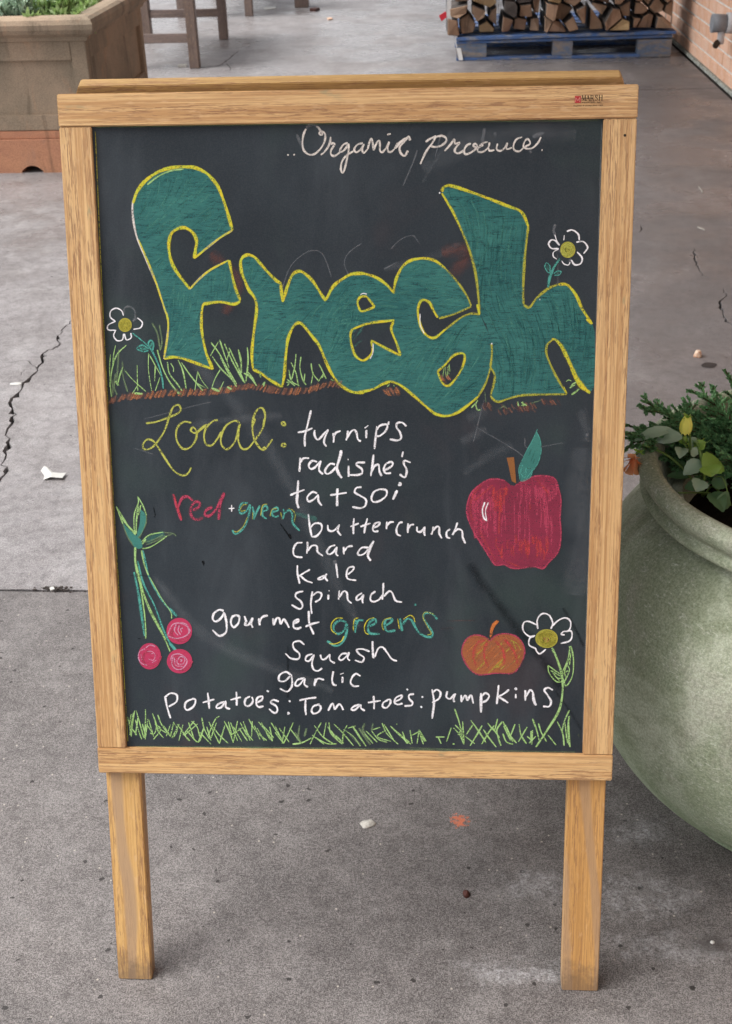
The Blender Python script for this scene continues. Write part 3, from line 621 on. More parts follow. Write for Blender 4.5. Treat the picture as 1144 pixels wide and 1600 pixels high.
word('white word turnips',
 ('tur', 'W', 3.5, '240,5 215,110 190,220 190,300;132,185 190,175 252,150;270,165 268,200 285,240 310,235 350,190 380,162;380,162 355,220 345,265 365,300;420,190 425,230 422,268;425,225 440,190 480,172;540,170 535,215 525,250;530,235 560,185 590,165 610,190 620,240 645,258;690,165 688,232;775,135 765,220 755,320;775,165 800,130 850,120 860,140 840,180 800,212 775,215;872,96 869,108 866,122;1015,135 980,105 940,110 935,145 960,180 972,230 940,250 880,240'), ('tur', 'W', 2, '675,150 690,140 705,128'))
word('white word radishes',
 ('tur', 'W', 3.7, '152,390 150,440 145,505;150,430 180,395 225,395;290,425 250,415 222,450 235,480 270,470 320,415;320,415 305,470 310,500 338,525;435,445 395,440 355,490 365,520 400,510 450,460;545,455 545,545;680,430 620,430 610,450 650,480 655,515 620,530 550,530;748,365 740,440 725,540;730,510 760,455 790,450 795,500 815,540;840,490 880,470 905,445 890,425 850,440 832,480 845,515 890,515;988,340 978,385;1050,430 1000,415 995,445 1015,480 1015,520 1000,550 960,525;538,405 545,404'), ('tur', 'W', 5, '487,330 470,400 450,470 465,520 490,556'))
word('white word tatsoi',
 ('tur', 'W', 4.6, '137,575 130,680 125,750 140,800;455,640 452,720 452,785;940,655 905,730'), ('tur', 'W', 3.5, '70,695 120,675 188,650;290,680 250,670 210,710 220,745 260,730 300,690;300,690 300,740 328,780;395,695 460,685 530,675;650,630 610,635 595,670 640,700 685,730 680,780 640,800 575,790;800,645 750,670 730,720 750,750 800,740 850,700 850,655 800,645;952,600 965,598 970,610 958,615 952,604'))
word('red word and white plus sign reading red +',
 ('red', 'R', 5.2, '100,105 130,210 160,300;135,205 165,135 210,125 245,155;245,225 290,200 295,170 260,165 228,215 240,275 280,295 320,280;390,200 345,225 335,260 370,265 420,215 480,95;480,95 450,180 438,295'), ('red', 'r', 2.5, '105,110 135,215 160,290'), ('red', 'W', 2.4, '535,185 535,235;512,212 555,210'))
word('teal word green shadowed in yellow',
 ('red', 'T', 3.8, '655,170 610,175 590,220 605,250 645,230 672,180;675,185 660,270 635,340 595,385 560,402 540,372;690,195 700,250 700,290 720,240 745,190;765,235 800,220 790,190 765,210 765,265 795,288;835,240 880,225 870,205 840,220 835,255 860,275 885,265;920,215 925,255 915,290;925,250 960,225 985,250 990,320 1040,378'),
 ('red', 'y', 1.7, '650,180 615,190 600,230 640,225;652,275 620,345 575,385 550,378;692,240 690,292;800,178 765,190 750,265;870,212 835,220 820,270;900,240 910,292;955,210 990,225 1008,260 1000,310'))
word('white word buttercrunch',
 ('but', 'W', 3.5, '160,50 168,120 180,185;172,130 200,105 235,110 238,145 210,180 180,185;275,115 280,145 310,150 345,115;345,112 335,150 355,178;432,75 428,120 428,170;410,125 460,105;512,75 500,120 492,165;470,125 530,105;540,135 575,120 585,100 560,105 545,130 550,152 578,152;628,95 625,140;628,120 645,100 670,97;722,98 700,105 685,140 690,170 712,180;755,105 752,162;755,135 770,115 790,112;808,125 808,150 830,155 855,125;855,125 850,160 855,180;905,125 900,155 892,172;900,150 925,125 940,130 940,165 955,195;1005,140 985,155 985,185 1005,195;1048,100 1035,140 1018,175;1025,160 1050,140 1075,150 1080,190 1095,225'))
word('white word chard',
 ('but', 'W', 3.4, '125,220 90,225 70,265 80,300 125,308;155,215 155,250 150,285;155,270 180,240 210,240 215,275 248,300;320,235 290,245 270,275 285,290 310,275 330,245;330,245 325,285 338,300;370,245 372,290;375,270 395,245 425,240;520,250 480,250 455,280 465,295 500,280 550,210'), ('but', 'W', 4.6, '550,210 525,260 515,300 532,328'))
word('white word kale',
 ('but', 'W', 3.3, '95,355 95,400 108,465;170,380 135,400 105,420;110,415 145,445 185,460;255,415 225,430 220,440 245,435 270,405;270,405 262,430 275,450;325,345 335,430;395,410 425,385 430,365 400,370 388,400 395,435 445,445'), ('but', 'w', 7, '315,325 325,355'))
word('white word spinach',
 ('but', 'W', 3.4, '130,510 90,520 85,545 115,570 125,600 105,615 60,590;185,510 175,580 180,645;185,535 215,515 238,525 230,555 200,575;280,530 278,560;345,505 340,560;345,545 370,510 390,520 395,560 418,582;480,520 450,540 448,562 470,555 490,530;490,530 482,560 485,582;560,510 535,530 530,560 550,572 580,560 605,530;607,460 605,520 600,560;610,540 640,510 660,520 680,565 718,575'), ('but', 'W', 2.2, '281,508 286,506'))
word('white word gourmet',
 ('gou', 'W', 4.0, '170,140 130,130 85,160 72,210 100,235 150,200 175,150;178,160 195,250 190,330 130,362 70,310;290,175 245,195 235,250 260,285 300,250 310,195 285,175;355,185 370,230 360,265 395,260 430,200;430,200 415,250 430,290;485,205 492,268;490,240 515,195 565,180;610,205 618,268;618,265 640,210 665,205 680,260;680,260 705,215 725,235 755,290;795,250 835,235 835,215 800,235 795,285 830,298 865,285;930,140 935,250 975,350;900,280 960,255 1025,240'))
word('teal word greens edged in yellow',
 ('grs', 'T', 4.6, '235,240 180,225 130,260 125,310 160,345 210,320 240,250;245,250 240,330 200,420 140,452 65,408;320,220 315,335;320,270 345,225 390,225;445,275 495,250 495,215 450,235 430,290 450,340 535,345;580,275 635,240 640,210 590,220 580,270 600,320 675,315;715,205 725,260 735,320;740,260 780,210 820,225 850,280 885,340;1050,215 1000,165 940,160 925,200 960,260 1005,330 1000,370 950,370 890,340;852,75 853,92'),
 ('grs', 'Y', 1.9, '205,205 150,205 105,250 105,310 150,350;215,365 190,410 130,435 85,430;345,200 310,215 298,270 300,320;485,200 435,215 400,270 405,330 435,350;695,210 710,300;745,215 800,180 835,195 850,240'), ('grs', 'y', 1.8, '640,200 580,215 555,260 570,315;1020,170 945,150 920,190 960,280 995,340 960,355'))
word('white word squash',
 ('squ', 'W', 3.3, '290,90 250,60 200,75 205,120 250,165 240,205 180,200 135,160;355,165 310,180 300,215 330,220 370,170;370,170 352,240 365,290 400,302 435,280;420,170 430,205 460,205 495,170;495,165 500,215 538,240;635,160 595,165 570,200 590,215 625,190 655,150;655,155 640,195 660,220;820,145 765,125 715,130 735,165 775,195 755,230 700,215;845,60 848,130 852,200;860,190 890,120 925,110 960,150 1000,205 1042,222'), ('squ', 'W', 4.4, '842,62 848,195'))
word('white word garlic',
 ('squ', 'W', 3.6, '180,335 140,310 90,335 85,380 130,385 175,345;185,330 190,420 150,470 90,445;290,360 235,375 215,415 245,420 290,365;295,360 290,410 318,435;380,365 370,425;375,400 400,365 450,375;525,305 515,370 525,410 552,420;600,350 598,400;745,345 710,325 680,350 665,395 690,425 735,425'), ('squ', 'W', 2, '580,330 610,320'))
word('white word Potatoes with its colon',
 ('pot', 'W', 3.7, '65,135 75,190 95,258;62,142 95,118 130,128 128,165 85,193;225,148 185,165 175,195 190,212 225,190 235,155 215,148;303,115 308,160 312,205;275,170 340,152;395,165 360,180 352,200 380,195 405,160;405,165 405,195 428,207;463,110 465,150 465,187;430,155 488,140;540,135 515,150 510,180 530,190 555,165 550,138;580,170 605,155 608,135 580,145 575,180 590,195 615,190;633,103 638,106 644,110;700,165 670,155 655,170 685,190 692,215 675,228 645,205;757,165 765,160;748,236 758,230 748,226'))
word('white word Tomatoes with its colon',
 ('pot', 'W', 3.7, '850,150 848,200 852,240;815,158 860,148 910,142;930,180 895,190 883,215 895,232 925,220 935,195 920,180;975,215 1000,175 1012,210;1012,210 1035,180 1050,190 1060,212'),
 ('pum', 'W', 3.6, '75,170 45,180 30,195 50,198 80,170;80,170 82,190 102,203;148,125 150,160 150,195;118,160 185,150;225,145 200,160 195,180 215,188 235,165 235,145 220,145;260,155 290,140 295,122 265,135 258,160 275,170 300,165;321,88 325,92 329,95;360,115 335,120 335,140 352,160 345,175 310,178;400,134 408,128;395,186 402,180'))
word('white word pumpkins',
 ('pum', 'W', 3.7, '455,90 465,160 455,245;455,110 480,92 500,110 490,140 455,160;535,100 530,130 550,140 575,115;578,112 568,140 572,158;608,120 610,158;612,150 630,122 640,150;640,150 660,122 672,165;712,130 735,110 755,125 740,150 712,160;805,68 800,120 795,168;860,92 830,115 800,130;805,130 830,145 855,162;895,115 895,138;945,95 945,150;948,130 970,95 985,105;1090,95 1065,82 1045,95 1065,125 1080,155 1070,180 1038,180'),
 ('pum', 'W', 4.8, '712,110 712,160 712,212;985,105 990,150 1002,175'), ('pum', 'W', 1.8, '888,90 895,82 900,90 892,93'))

# --- soil line and left grass
d = Drawing('chalk_grass', 'green grass strokes over brown soil under the lettering')
rnd = random.Random(5)
soil = [(172, 627), (200, 619), (230, 618), (260, 614), (300, 613), (340, 612), (370, 606), (395, 603), (430, 610), (450, 612), (480, 610), (500, 604), (520, 599), (532, 601)]
for (ax, ay), (bx, by) in zip(soil, soil[1:]):
    n = int((bx - ax) / 1.7)
    for i in range(n):
        x = ax + (bx - ax) * i / n; y = ay + (by - ay) * i / n; k = rnd.uniform(-3, 3); l = rnd.uniform(6, 12)
        d.ribbon('px', rnd.choice('BBob'), rnd.uniform(2, 4), [(x + k + 2, y - l * .55), (x + k, y), (x + k - 3, y + l * .55)])
for (cx, cy, n, sx, sy) in ((612, 612, 22, 12, 4), (696, 592, 8, 7, 3), (760, 637, 8, 6, 5), (822, 637, 26, 14, 5), (860, 628, 20, 14, 4), (790, 640, 12, 12, 6)):
    for i in range(n):
        x = cx + rnd.uniform(-sx, sx); y = cy + rnd.uniform(-sy, sy); d.ribbon('px', rnd.choice('Bb' if cx > 700 else 'oB'), 2.4, [(x - 2, y - 4), (x, y), (x + 3, y + 4)])
d.st('gl', 'G', 2.5, '180,330 110,400 75,500 55,640;155,490 130,560 115,630;395,480 390,600;410,365 450,500 500,600 550,665;485,455 500,540 560,620 595,670;565,440 600,520 625,655;590,460 660,560 750,670;820,415 880,500 960,580 1000,640;810,310 870,390 930,500 1000,620;875,290 910,400 930,450;910,320 960,430 1050,600;945,350 1000,470 1060,610;1015,365 1035,450 1030,540;1080,345 1085,450 1070,600;1060,540 1100,560 1140,620;960,440 1020,540 1060,610;880,420 930,520 975,590')
d.st('gl', 'G', 1.7, '62,400 55,500 60,620 68,715;100,330 85,400 78,480;165,515 230,590 325,675;260,480 262,600 265,670;270,620 225,690;345,390 345,520 368,670;350,400 400,490 440,560;430,570 395,670;510,465 530,500 530,530;710,530 690,665;710,525 740,590 790,655;700,610 770,650;880,510 840,580 815,650;815,650 870,675;870,675 905,600;865,305 805,410;955,365 930,440 945,500;240,690 300,692')
d.st('gl', 'G', 4, '240,688 300,692;815,650 870,672;930,640 965,660;100,595 120,630;560,680 572,690')
d.st('gl', 'g', 3.0, '370,165 410,240 430,360;425,180 445,300 430,370;150,450 155,560 190,680;125,360 118,460 110,600 130,635;60,560 80,640 75,710;100,540 90,640 110,700;520,640 590,700')
d.st('r', 'G', 2.2, '15,950 40,1080 45,1160;95,930 105,1040 95,1160;0,1070 40,1180 75,1250;65,1160 120,1200 180,1275;100,1150 140,1200 170,1260;485,1065 530,1160 550,1270;530,990 520,1100 490,1220;575,1015 565,1110 590,1220 620,1265;465,1130 490,1230 560,1275;610,1165 600,1240;665,1075 680,1160 735,1235;685,1150 665,1260;735,1080 770,1150 800,1210;780,1160 730,1235;450,1215 520,1275;230,1265 250,1240 240,1280;445,1240 470,1250 450,1275;205,1165 215,1200')
d.st('s', 'G', 1.5, '825,775 810,850;800,790 805,850;830,820 825,770;430,915 445,900;470,905 475,915'); d.st('s', 'G', 1.6, '20,830 40,865;15,860 25,835;70,868 90,880')
d.st('g8', 'G', 2.4, '170,160 150,200 165,255 195,255;150,190 105,235;565,175 575,220;600,180 655,215;600,215 650,200;615,175 625,220;1080,40 1140,5;1100,105 1144,70'); d.st('h', 'G', 2.6, '930,1435 945,1410 970,1395;940,1480 965,1465 990,1440'); d.st('h', 'G', 1.6, '900,1390 918,1380 938,1388')
d.st('g8', 'g', 1.8, '240,80 250,180;420,205 460,250;380,245 430,220;700,190 800,160'); d.st('px', 'G', 1.2, '694,575 692,588;699,573 702,585')
d.build(panel, 'stuff')
# --- bottom grass
d = Drawing('chalk_grass', 'light green grass strokes along the bottom of the board')
d.st('ga', 'G', 2.4, '45,160 60,230 70,300;70,140 55,220;95,115 80,200 70,300;105,115 130,200 160,310;100,180 120,250 145,320;172,105 172,200 165,310;190,170 170,320;195,180 230,300;222,135 250,220 235,280 205,275;260,145 290,220 350,300;240,210 280,250 230,320;255,235 330,280;375,195 350,300;415,210 360,310;370,200 400,250 370,310;400,210 480,330;440,215 410,330;520,190 440,290;545,210 450,290;500,190 540,230 560,300;470,260 550,340 590,230;450,290 490,330;575,165 590,240 630,320;590,240 550,335;625,195 660,270 700,350;700,155 670,180 620,290;560,270 640,355;655,230 700,290 765,350;740,220 700,350;735,190 770,260 800,345;765,195 790,300;780,200 830,330;830,190 800,340;870,235 780,290;840,240 900,330;870,190 920,330;910,175 960,260 1040,330;880,250 940,330;935,190 930,300;980,195 1040,270 1080,335;970,240 1020,330;1000,200 1060,320;1070,200 1100,250 1140,310;1060,230 1080,330')
d.st('ga', 'G', 2.4, '50,190 75,240 110,290;85,130 60,290;120,150 100,290;150,210 175,300;185,220 220,270;240,190 262,260 300,310;350,215 320,300;480,200 520,320;610,230 640,330;680,200 640,310;800,230 860,335;850,200 900,300;950,220 990,320;1020,230 1090,310;300,220 345,290')
d.st('gb', 'G', 2.3, '0,225 60,345;0,270 60,350;30,240 100,340;70,230 50,350;130,200 90,290 60,350;105,240 180,340;280,220 340,300 420,355;330,200 290,270 250,355;365,200 345,310;265,290 350,355;275,300 370,350 440,352;385,200 400,280 480,355;375,230 450,330;420,210 480,270 560,365;515,220 490,270 480,350;490,250 560,300 610,370;575,225 520,240;550,225 620,330;560,230 650,370;650,260 730,340;690,260 740,320 800,340;750,235 700,250;790,255 730,300 830,335;765,205 800,280 880,355;780,215 850,330;825,225 900,300 970,355;840,240 960,340;910,265 940,350;965,255 980,350;980,290 1040,260;1030,250 1015,350;1030,270 1060,355;1035,260 1080,335;870,212')
d.st('gb', 'G', 3.2, '125,355 190,345 260,310;430,290 490,350;640,280 700,350;1040,280 1070,335;400,260 440,320;900,290 950,350'); d.st('gb', 'g', 4, '175,220 160,330;225,240 210,300;140,270 190,350;530,280 610,360;600,240 680,360;640,205 630,260 700,350;700,205 690,260;720,300 800,345')
d.st('pk', 'G', 2.8, '145,845 175,930 190,990;135,985 185,1040 215,1110;205,940 210,1020 215,1110;150,965 200,1020;120,985 85,1090;5,1055 70,1055;25,1060 45,1105;265,930 330,1020 380,1100;280,965 230,1040;225,1050 295,1105;350,970 310,1040 260,1120;360,1000 400,1060 455,1130;345,1110 400,1020 440,970;390,950 440,1010;465,920 445,1000;500,940 460,1000 470,1060 490,1120;505,940 550,1030 605,1100;595,960 560,1050;505,1030 530,1090 580,1110;625,960 640,1040 680,1105;685,980 620,1090;715,1010 715,1110;725,1005 720,1110;685,1050 720,1080;725,920 755,1000 775,1080;770,955 790,1020 830,1090;840,1040 900,1115;750,1050 700,1100;910,940 950,1030 960,1120;1000,855 965,930 945,1010;995,900 990,1000 1005,1130;965,940 985,1100;975,1050 1005,1130;200,990 170,1040;520,960 575,1080;510,970 560,1080;130,1108 145,1106;430,990 480,1060')
d.st('pk', 'G', 3.6, '540,1030 580,1090;1000,900 992,960 1000,1110;185,1010 215,1080'); d.st('px', 'g', 1.3, '330,1170 420,1171;640,1168 760,1172;903,1148 906,1150'); d.build(panel, 'stuff')

# --- flowers
def disc(view, cx, cy, rx, ry, n=18):
    return (view, ' '.join('%g,%g' % (cx + rx * math.cos(2 * math.pi * i / n), cy + ry * math.sin(2 * math.pi * i / n)) for i in range(n)))
def scrib(d, view, key, wd, cx, cy, rx, ry, turns, seed):
    rr = random.Random(seed); pts = []
    n = int(turns * 9)
    for i in range(n):
        t = i / 9 * 2 * math.pi; k = 0.95 - 0.75 * i / n
        pts.append((cx + rx * k * math.cos(t) * rr.uniform(.85, 1.1), cy + ry * k * math.sin(t) * rr.uniform(.85, 1.1)))
    d.ribbon(view, key, wd, pts)
d = Drawing('chalk_flower', 'white daisy outline with yellow centre on a teal stem, left of the bubble letters')
d.st('gl', 'W', 2.3, '158,110 145,75 105,55 65,75 60,120 98,152;100,152 45,180 45,215 105,220;100,220 85,260 110,295 150,290 160,245;165,245 180,290 215,275 213,240;232,212 285,200 298,160 262,127'); d.st('gl', 'w', 3, '160,100 165,55 200,42 240,70 245,120 230,150 260,128')
d.fill([[disc('gl', 170, 180, 50, 52)]], 'V'); scrib(d, 'gl', 'V', 2.2, 170, 180, 46, 46, 4, 1)
d.st('gl', 'T', 3.0, '225,240 300,300 365,365 420,480 445,570 455,655;345,345 345,310 365,295 383,320 375,370;345,345 365,330 375,310;260,348 300,330 345,358;345,368 310,378 265,362 260,348;280,355 330,360'); d.st('gl', 'e', 9, '280,352 330,362;365,310 365,350'); d.build(panel)
d = Drawing('chalk_flower', 'small white daisy outline with lime centre on a teal stem above the h')
d.st('h', 'W', 2.7, '905,358 945,350 985,380 990,420;970,432 1020,430 1048,470 1020,512;975,500 1010,540 1000,580 960,588 935,555;855,455 830,425 800,418 780,445 800,475 850,478'); d.st('h', 'W', 1.8, '850,480 815,500 812,530 835,550;870,560 885,582 915,590 928,570;888,385 884,420;822,380 835,420 852,455')
d.st('h', 'w', 5, '825,310 815,350 822,385;850,490 870,500;925,570 930,545'); d.st('h', 'T', 4.6, '858,545 820,600 790,670 775,745'); d.st('h', 'e', 8, '765,590 780,625;830,645 855,645'); d.st('h', 'T', 2, '752,600 765,575 788,595 790,640;752,600 770,635 790,645;815,650 840,632 866,636 850,660 820,660')
d.fill([[disc('h', 912, 485, 52, 56)]], 'V'); scrib(d, 'h', 'L', 2.6, 912, 485, 50, 54, 4, 2); d.st('h', 'K', 1.2, '900,470 895,490 905,500;912,478 925,490'); d.build(panel)
d = Drawing('chalk_flower', 'large white daisy outline with yellow centre on a long green stem, bottom right')
d.st('pk', 'W', 2.9, '765,250 760,185 785,145 815,135 850,150 872,190 875,215 862,250;755,220 700,195 665,200 652,230 660,270 700,305 745,300;740,305 705,318 700,370 745,395 755,415 780,435 825,402;868,232 920,185 970,168 1005,190 1008,235 990,265 955,270 940,290 965,295;970,268 1010,265 1020,300 1000,340 935,358')
d.fill([[disc('pk', 830, 322, 84, 70)]], 'V'); scrib(d, 'pk', 'V', 3, 830, 322, 80, 66, 6, 4); d.st('pk', 'o', 2, '805,315 820,335;825,310 815,345;835,315 850,345;845,320 830,350'); d.st('pk', 'K', 1.1, '800,330 812,345;840,335 850,325')
d.st('pk', 'G', 4.4, '870,390 910,480 940,580 950,700 925,850 850,980 750,1130'); d.st('pk', 'G', 2.4, '1005,380 990,470 945,580;1015,385 1030,480 1022,600 975,675 955,620;840,525 850,580 900,640 945,645;840,520 900,565 940,590;870,560 900,610 935,620;860,560 930,600;1000,470 965,560 975,620;985,520 1000,560 965,640;1010,430 1000,520;945,590 990,560;880,580 925,635;995,385 1015,380'); d.build(panel)

# --- cherries
d = Drawing('chalk_cherries', 'three pink-red cherries hanging on green stems with leaves')
d.fill([[('che', '112,290 170,350 240,410 262,440 255,500 210,485 150,390')], ], 'l'); d.fill([[('che', '255,180 300,230 295,310 260,390 225,400 250,300')]], 'l'); d.fill([[('che', '215,400 262,430 270,495 215,490 190,460')]], 'l')
d.st('che', 'e', 12, '300,440 380,400 450,380'); d.st('che', 'T', 5.0, '205,690 240,860 270,1060 290,1205'); d.st('che', 'T', 3.6, '235,600 280,780 370,960 440,1150 500,1270 550,1325;275,515 300,620 330,740 420,900 500,1000 550,1045'); d.st('che', 'T', 5.5, '490,1260 545,1325;490,985 550,1045')
d.st('che', 'G', 4.8, '215,490 215,600 240,720 280,860 340,1010 430,1180 460,1240'); d.st('che', 'G', 3, '455,1230 495,1330;265,515 285,620 320,715;245,730 275,920 295,1090 300,1225'); d.st('che', 'G', 1.8, '330,730 420,890 500,1010 508,1065')
d.st('che', 'G', 2.3, '62,160 110,240 160,320 215,390;62,160 95,250 115,300;235,80 240,130 208,220 205,320 215,390;235,80 275,150 305,230;265,445 330,390 440,368;270,500 330,490 400,450 470,400'); d.st('che', 'G', 3.4, '240,150 225,270 222,380;260,150 240,230;270,465 300,425;95,240 150,310 200,365'); d.st('che', 'g', 2.6, '440,368 520,380 545,400;460,400 510,385;300,470 380,440 460,395;290,450 360,430 440,390;115,300 150,400 200,480;305,230 300,300 265,380 240,415')
for cx, cy, rx, ry in ((570, 1165, 103, 106), (330, 1368, 92, 106), (572, 1408, 102, 98)): d.fill([[disc('che', cx, cy, rx, ry)]], 'C'); scrib(d, 'che', 'R', 4, cx, cy, rx, ry, 1.1, int(cx))
d.st('che', 'P', 2.2, '475,1200 510,1120 560,1100 620,1120 655,1160 620,1205 540,1225 480,1205;580,1095 630,1115 645,1180 600,1215;545,1110 530,1160 560,1200;570,1120 560,1160 580,1195;600,1140 580,1150 590,1175'); d.st('che', 'P', 2.0, '295,1308 250,1330 240,1380 265,1425 310,1440;300,1300 335,1278 375,1290')
d.st('che', 'P', 1.3, '310,1330 350,1330 375,1360 360,1400 320,1390;340,1350 360,1345;260,1350 270,1400;350,1420 385,1400')
d.st('che', 'P', 2.2, '500,1400 515,1360 570,1350 620,1380 630,1420 590,1470 540,1470 510,1430 520,1370;555,1400 580,1370 615,1390 600,1430 560,1430 550,1400;530,1380 540,1440 600,1450;575,1395 590,1400 580,1412')
d.st('che', 'K', 1.0, '175,718 250,719 330,723'); d.st('che', 'K', 2.4, '365,240 378,248;755,600 765,640;235,1225 258,1228'); d.build(panel)

# --- apple
d = Drawing('chalk_apple', 'big red apple with brown stem and teal leaf')
ap = '560,560 510,520 440,505 360,512 280,560 210,630 175,720 170,810 195,900 250,1010 320,1120 380,1220 430,1275 500,1270 570,1300 640,1305 720,1290 780,1290 850,1305 900,1250 970,1180 1000,1100 1010,980 1000,850 1010,700 990,600 960,510 900,480 780,480 700,510 640,540 600,565'
d.fill([[('app', ap)]], 'A'); rnd = random.Random(8)
def ahatch(n, x0, x1, y0, y1, key, wd, l):
    for i in range(n):
        x = rnd.uniform(x0, x1); y = rnd.uniform(y0, y1); b_ = (x - 590) * 0.09; L = rnd.uniform(.5, 1.2) * l
        d.ribbon('app', key, rnd.uniform(.7, 1.2) * wd, [(x, y), (x + b_ * .5, y + L * .5), (x + b_ * .2, y + L)])
ahatch(44, 230, 440, 560, 860, 'R', 3.6, 180); ahatch(26, 420, 960, 600, 900, 'R', 2.2, 250); ahatch(26, 420, 900, 1000, 1130, 'r', 3.2, 110); ahatch(36, 620, 960, 510, 620, 'R', 3, 120); ahatch(12, 380, 560, 560, 700, 'r', 4, 120)
d.st('app', 'r', 3.2, '460,710 460,850 455,1000;735,730 735,780;400,560 330,620 230,700;540,600 470,600 400,650;680,1060 665,1100;440,1110 470,1170;840,560 900,640;790,500 830,560'); d.st('app', 'R', 3.0, ap.replace('560,560 ', '', 1)); d.st('app', 'r', 2.4, '280,960 350,1100 430,1240;300,560 230,640 200,760 220,880;520,1240 640,1290')

d.fill([[('app', '525,315 590,310 600,420 610,545 570,525 545,400')]], 'B', False); d.fill([[('app', '790,80 825,160 832,270 800,370 755,440 735,490 655,525 635,450 640,390 700,260 750,170')]], 'l', False)
d.st('app', 'T', 1.5, '790,80 825,160 832,270 800,370 755,440 735,490 655,525 635,450 640,390 700,260 750,170 800,60'); d.st('app', 'T', 3.2, '670,380 650,440 680,500;700,400 690,500;760,420 700,500'); d.st('app', 't', 2.4, '740,350 780,250;720,300 745,240;760,370 775,330')
d.st('app', 'W', 2.8, '330,712 308,780 320,850 350,880'); d.st('app', 'W', 2.0, '360,715 335,790 345,870'); d.build(panel)

# --- pumpkin
d = Drawing('chalk_pumpkin', 'orange pumpkin with red ribs and hatched fill')
po = '405,340 370,310 300,295 240,320 205,380 200,440 230,510 280,570 340,592 450,580 570,580 620,540 660,460 665,400 640,340 590,300 520,285 450,300'
d.fill([[('pk', po)]], 'p'); rnd = random.Random(4)
for i in range(90):
    x = rnd.uniform(235, 630); y = rnd.uniform(330, 560); l = rnd.uniform(15, 34)
    if ((x - 432) / 215) ** 2 + ((y - 440) / 135) ** 2 < 0.85: d.ribbon('pk', rnd.choice('ooOVb'), rnd.uniform(1.2, 2.2), [(x - l, y + l * .9), (x, y), (x + l * .8, y - l * .85)])
d.st('pk', 'R', 2.8, po + ' 410,340'); d.st('pk', 'r', 4.6, '325,340 292,400 285,460 305,525;390,350 365,410 370,470 395,535;450,340 500,400 515,460 510,525;515,325 575,400 605,460 610,510'); d.st('pk', 'r', 3, '320,340 350,350;340,330 380,345;515,325 560,370'); d.st('pk', 'V', 1.6, '560,335 610,360 640,410;580,340 600,400')
d.st('pk', 'O', 6.0, '470,188 430,230 412,312'); d.st('pk', 'b', 1.5, '90,190 300,188;40,250 150,240'); d.build(panel)
# ------------------------------------------------------------------ big round bowl planter at the right
def stonemat():
    m, nt, b = new_mat('mossy_cast_stone', 0.9, 0.15); g = N(nt); v = g.coord()
    f = g.noise(v, 5.5, 6, 0.68, 0.6); c = g.mix(g.ramp(f, 0.40, 0.60), (0.50, 0.54, 0.41), (0.27, 0.315, 0.20))
    f2 = g.noise(g.coord(loc=(3, 1, 7)), 9, 5, 0.7, 0.6); c = g.mix(g.ramp(f2, 0.48, 0.72, 0, 0.7), c, (0.36, 0.35, 0.28))
    gs = g.n('ShaderNodeSeparateXYZ'); g.l(v, gs.inputs[0]); low = g.ramp(gs.outputs[2], 0.30, 0.05); c = g.mix(g.math('MULTIPLY', low, 0.55), c, (0.27, 0.40, 0.22))
    sc = g.noise(g.coord(rot=(0.3, 0.5, 0.2), scale=(45, 70, 190)), 1.0, 5, 0.8, 1.6); pm = g.ramp(g.noise(v, 6, 5, 0.7), 0.44, 0.60)
    c = g.mix(g.math('MULTIPLY', g.ramp(sc, 0.53, 0.66), g.math('MULTIPLY', pm, 0.7)), c, (0.66, 0.67, 0.58))
    gr = g.noise(v, 300, 5, 0.8); c = g.mix(g.ramp(gr, 0.36, 0.64, 0.0, 0.8), g.mix(0.38, c, (0.01, 0.015, 0.01)), g.mix(0.16, c, (0.7, 0.7, 0.62)))
    g.l(c, b.inputs['Base Color']); h = g.math('ADD', gr, g.math('MULTIPLY', g.noise(v, 55, 5, 0.7), 1.6)); g.l(g.bump(h, 0.6, 0.003), b.inputs['Normal'])
    return m
MOSS = stonemat()
SOIL = simple('potting_soil', (0.018, 0.013, 0.010), 0.95, 0.1, 0.6, 90, bump=0.8, bs=140, bd=0.01)
BX, BY = 0.665, 0.40
bowl = tag(empty('bowl_planter', (BX, BY, 0)), 'big round mossy green stone bowl planter beside the chalkboard', 'planter')
bm = bmesh.new()
prof = [(0.001, 0.0), (0.17, 0.0), (0.185, 0.012)]
Rb, Zc = 0.335, 0.292
for i in range(0, 26):
    a = R(-58 + i * (58 + 57) / 25); prof.append((Rb * math.cos(a), Zc + Rb * 0.93 * math.sin(a)) if a < 0 else (Rb * math.cos(a) ** 0.6, Zc + 0.26 * math.sin(a) ** 0.68))
lathe(bm, prof + [(0.226, 0.531), (0.214, 0.533)], 96, wob=lambda t, z: 0.004 * math.sin(3 * t + 5 * z))
obj('bowl', bm, MOSS, bowl, smooth=True)
bm = bmesh.new()
lathe(bm, [(0.216, 0.515), (0.226, 0.527), (0.246, 0.531), (0.264, 0.534), (0.271, 0.538), (0.272, 0.543), (0.266, 0.547), (0.262, 0.551), (0.266, 0.556), (0.274, 0.564), (0.279, 0.574), (0.2785, 0.581), (0.273, 0.587), (0.264, 0.590), (0.257, 0.589), (0.253, 0.584), (0.247, 0.565), (0.236, 0.530), (0.222, 0.495), (0.200, 0.46)], 96, wob=lambda t, z: 0.004 * math.sin(5 * t + 9 * z) + 0.003 * math.sin(11 * t))
obj('rim', bm, MOSS, bowl, smooth=True)
bm = bmesh.new()
for i in range(7): pass
lathe(bm, [(0.001, 0.505), (0.06, 0.508), (0.13, 0.492), (0.18, 0.480), (0.210, 0.474)], 40, wob=lambda t, z: 0.0)
obj('soil', bm, SOIL, bowl, smooth=True)

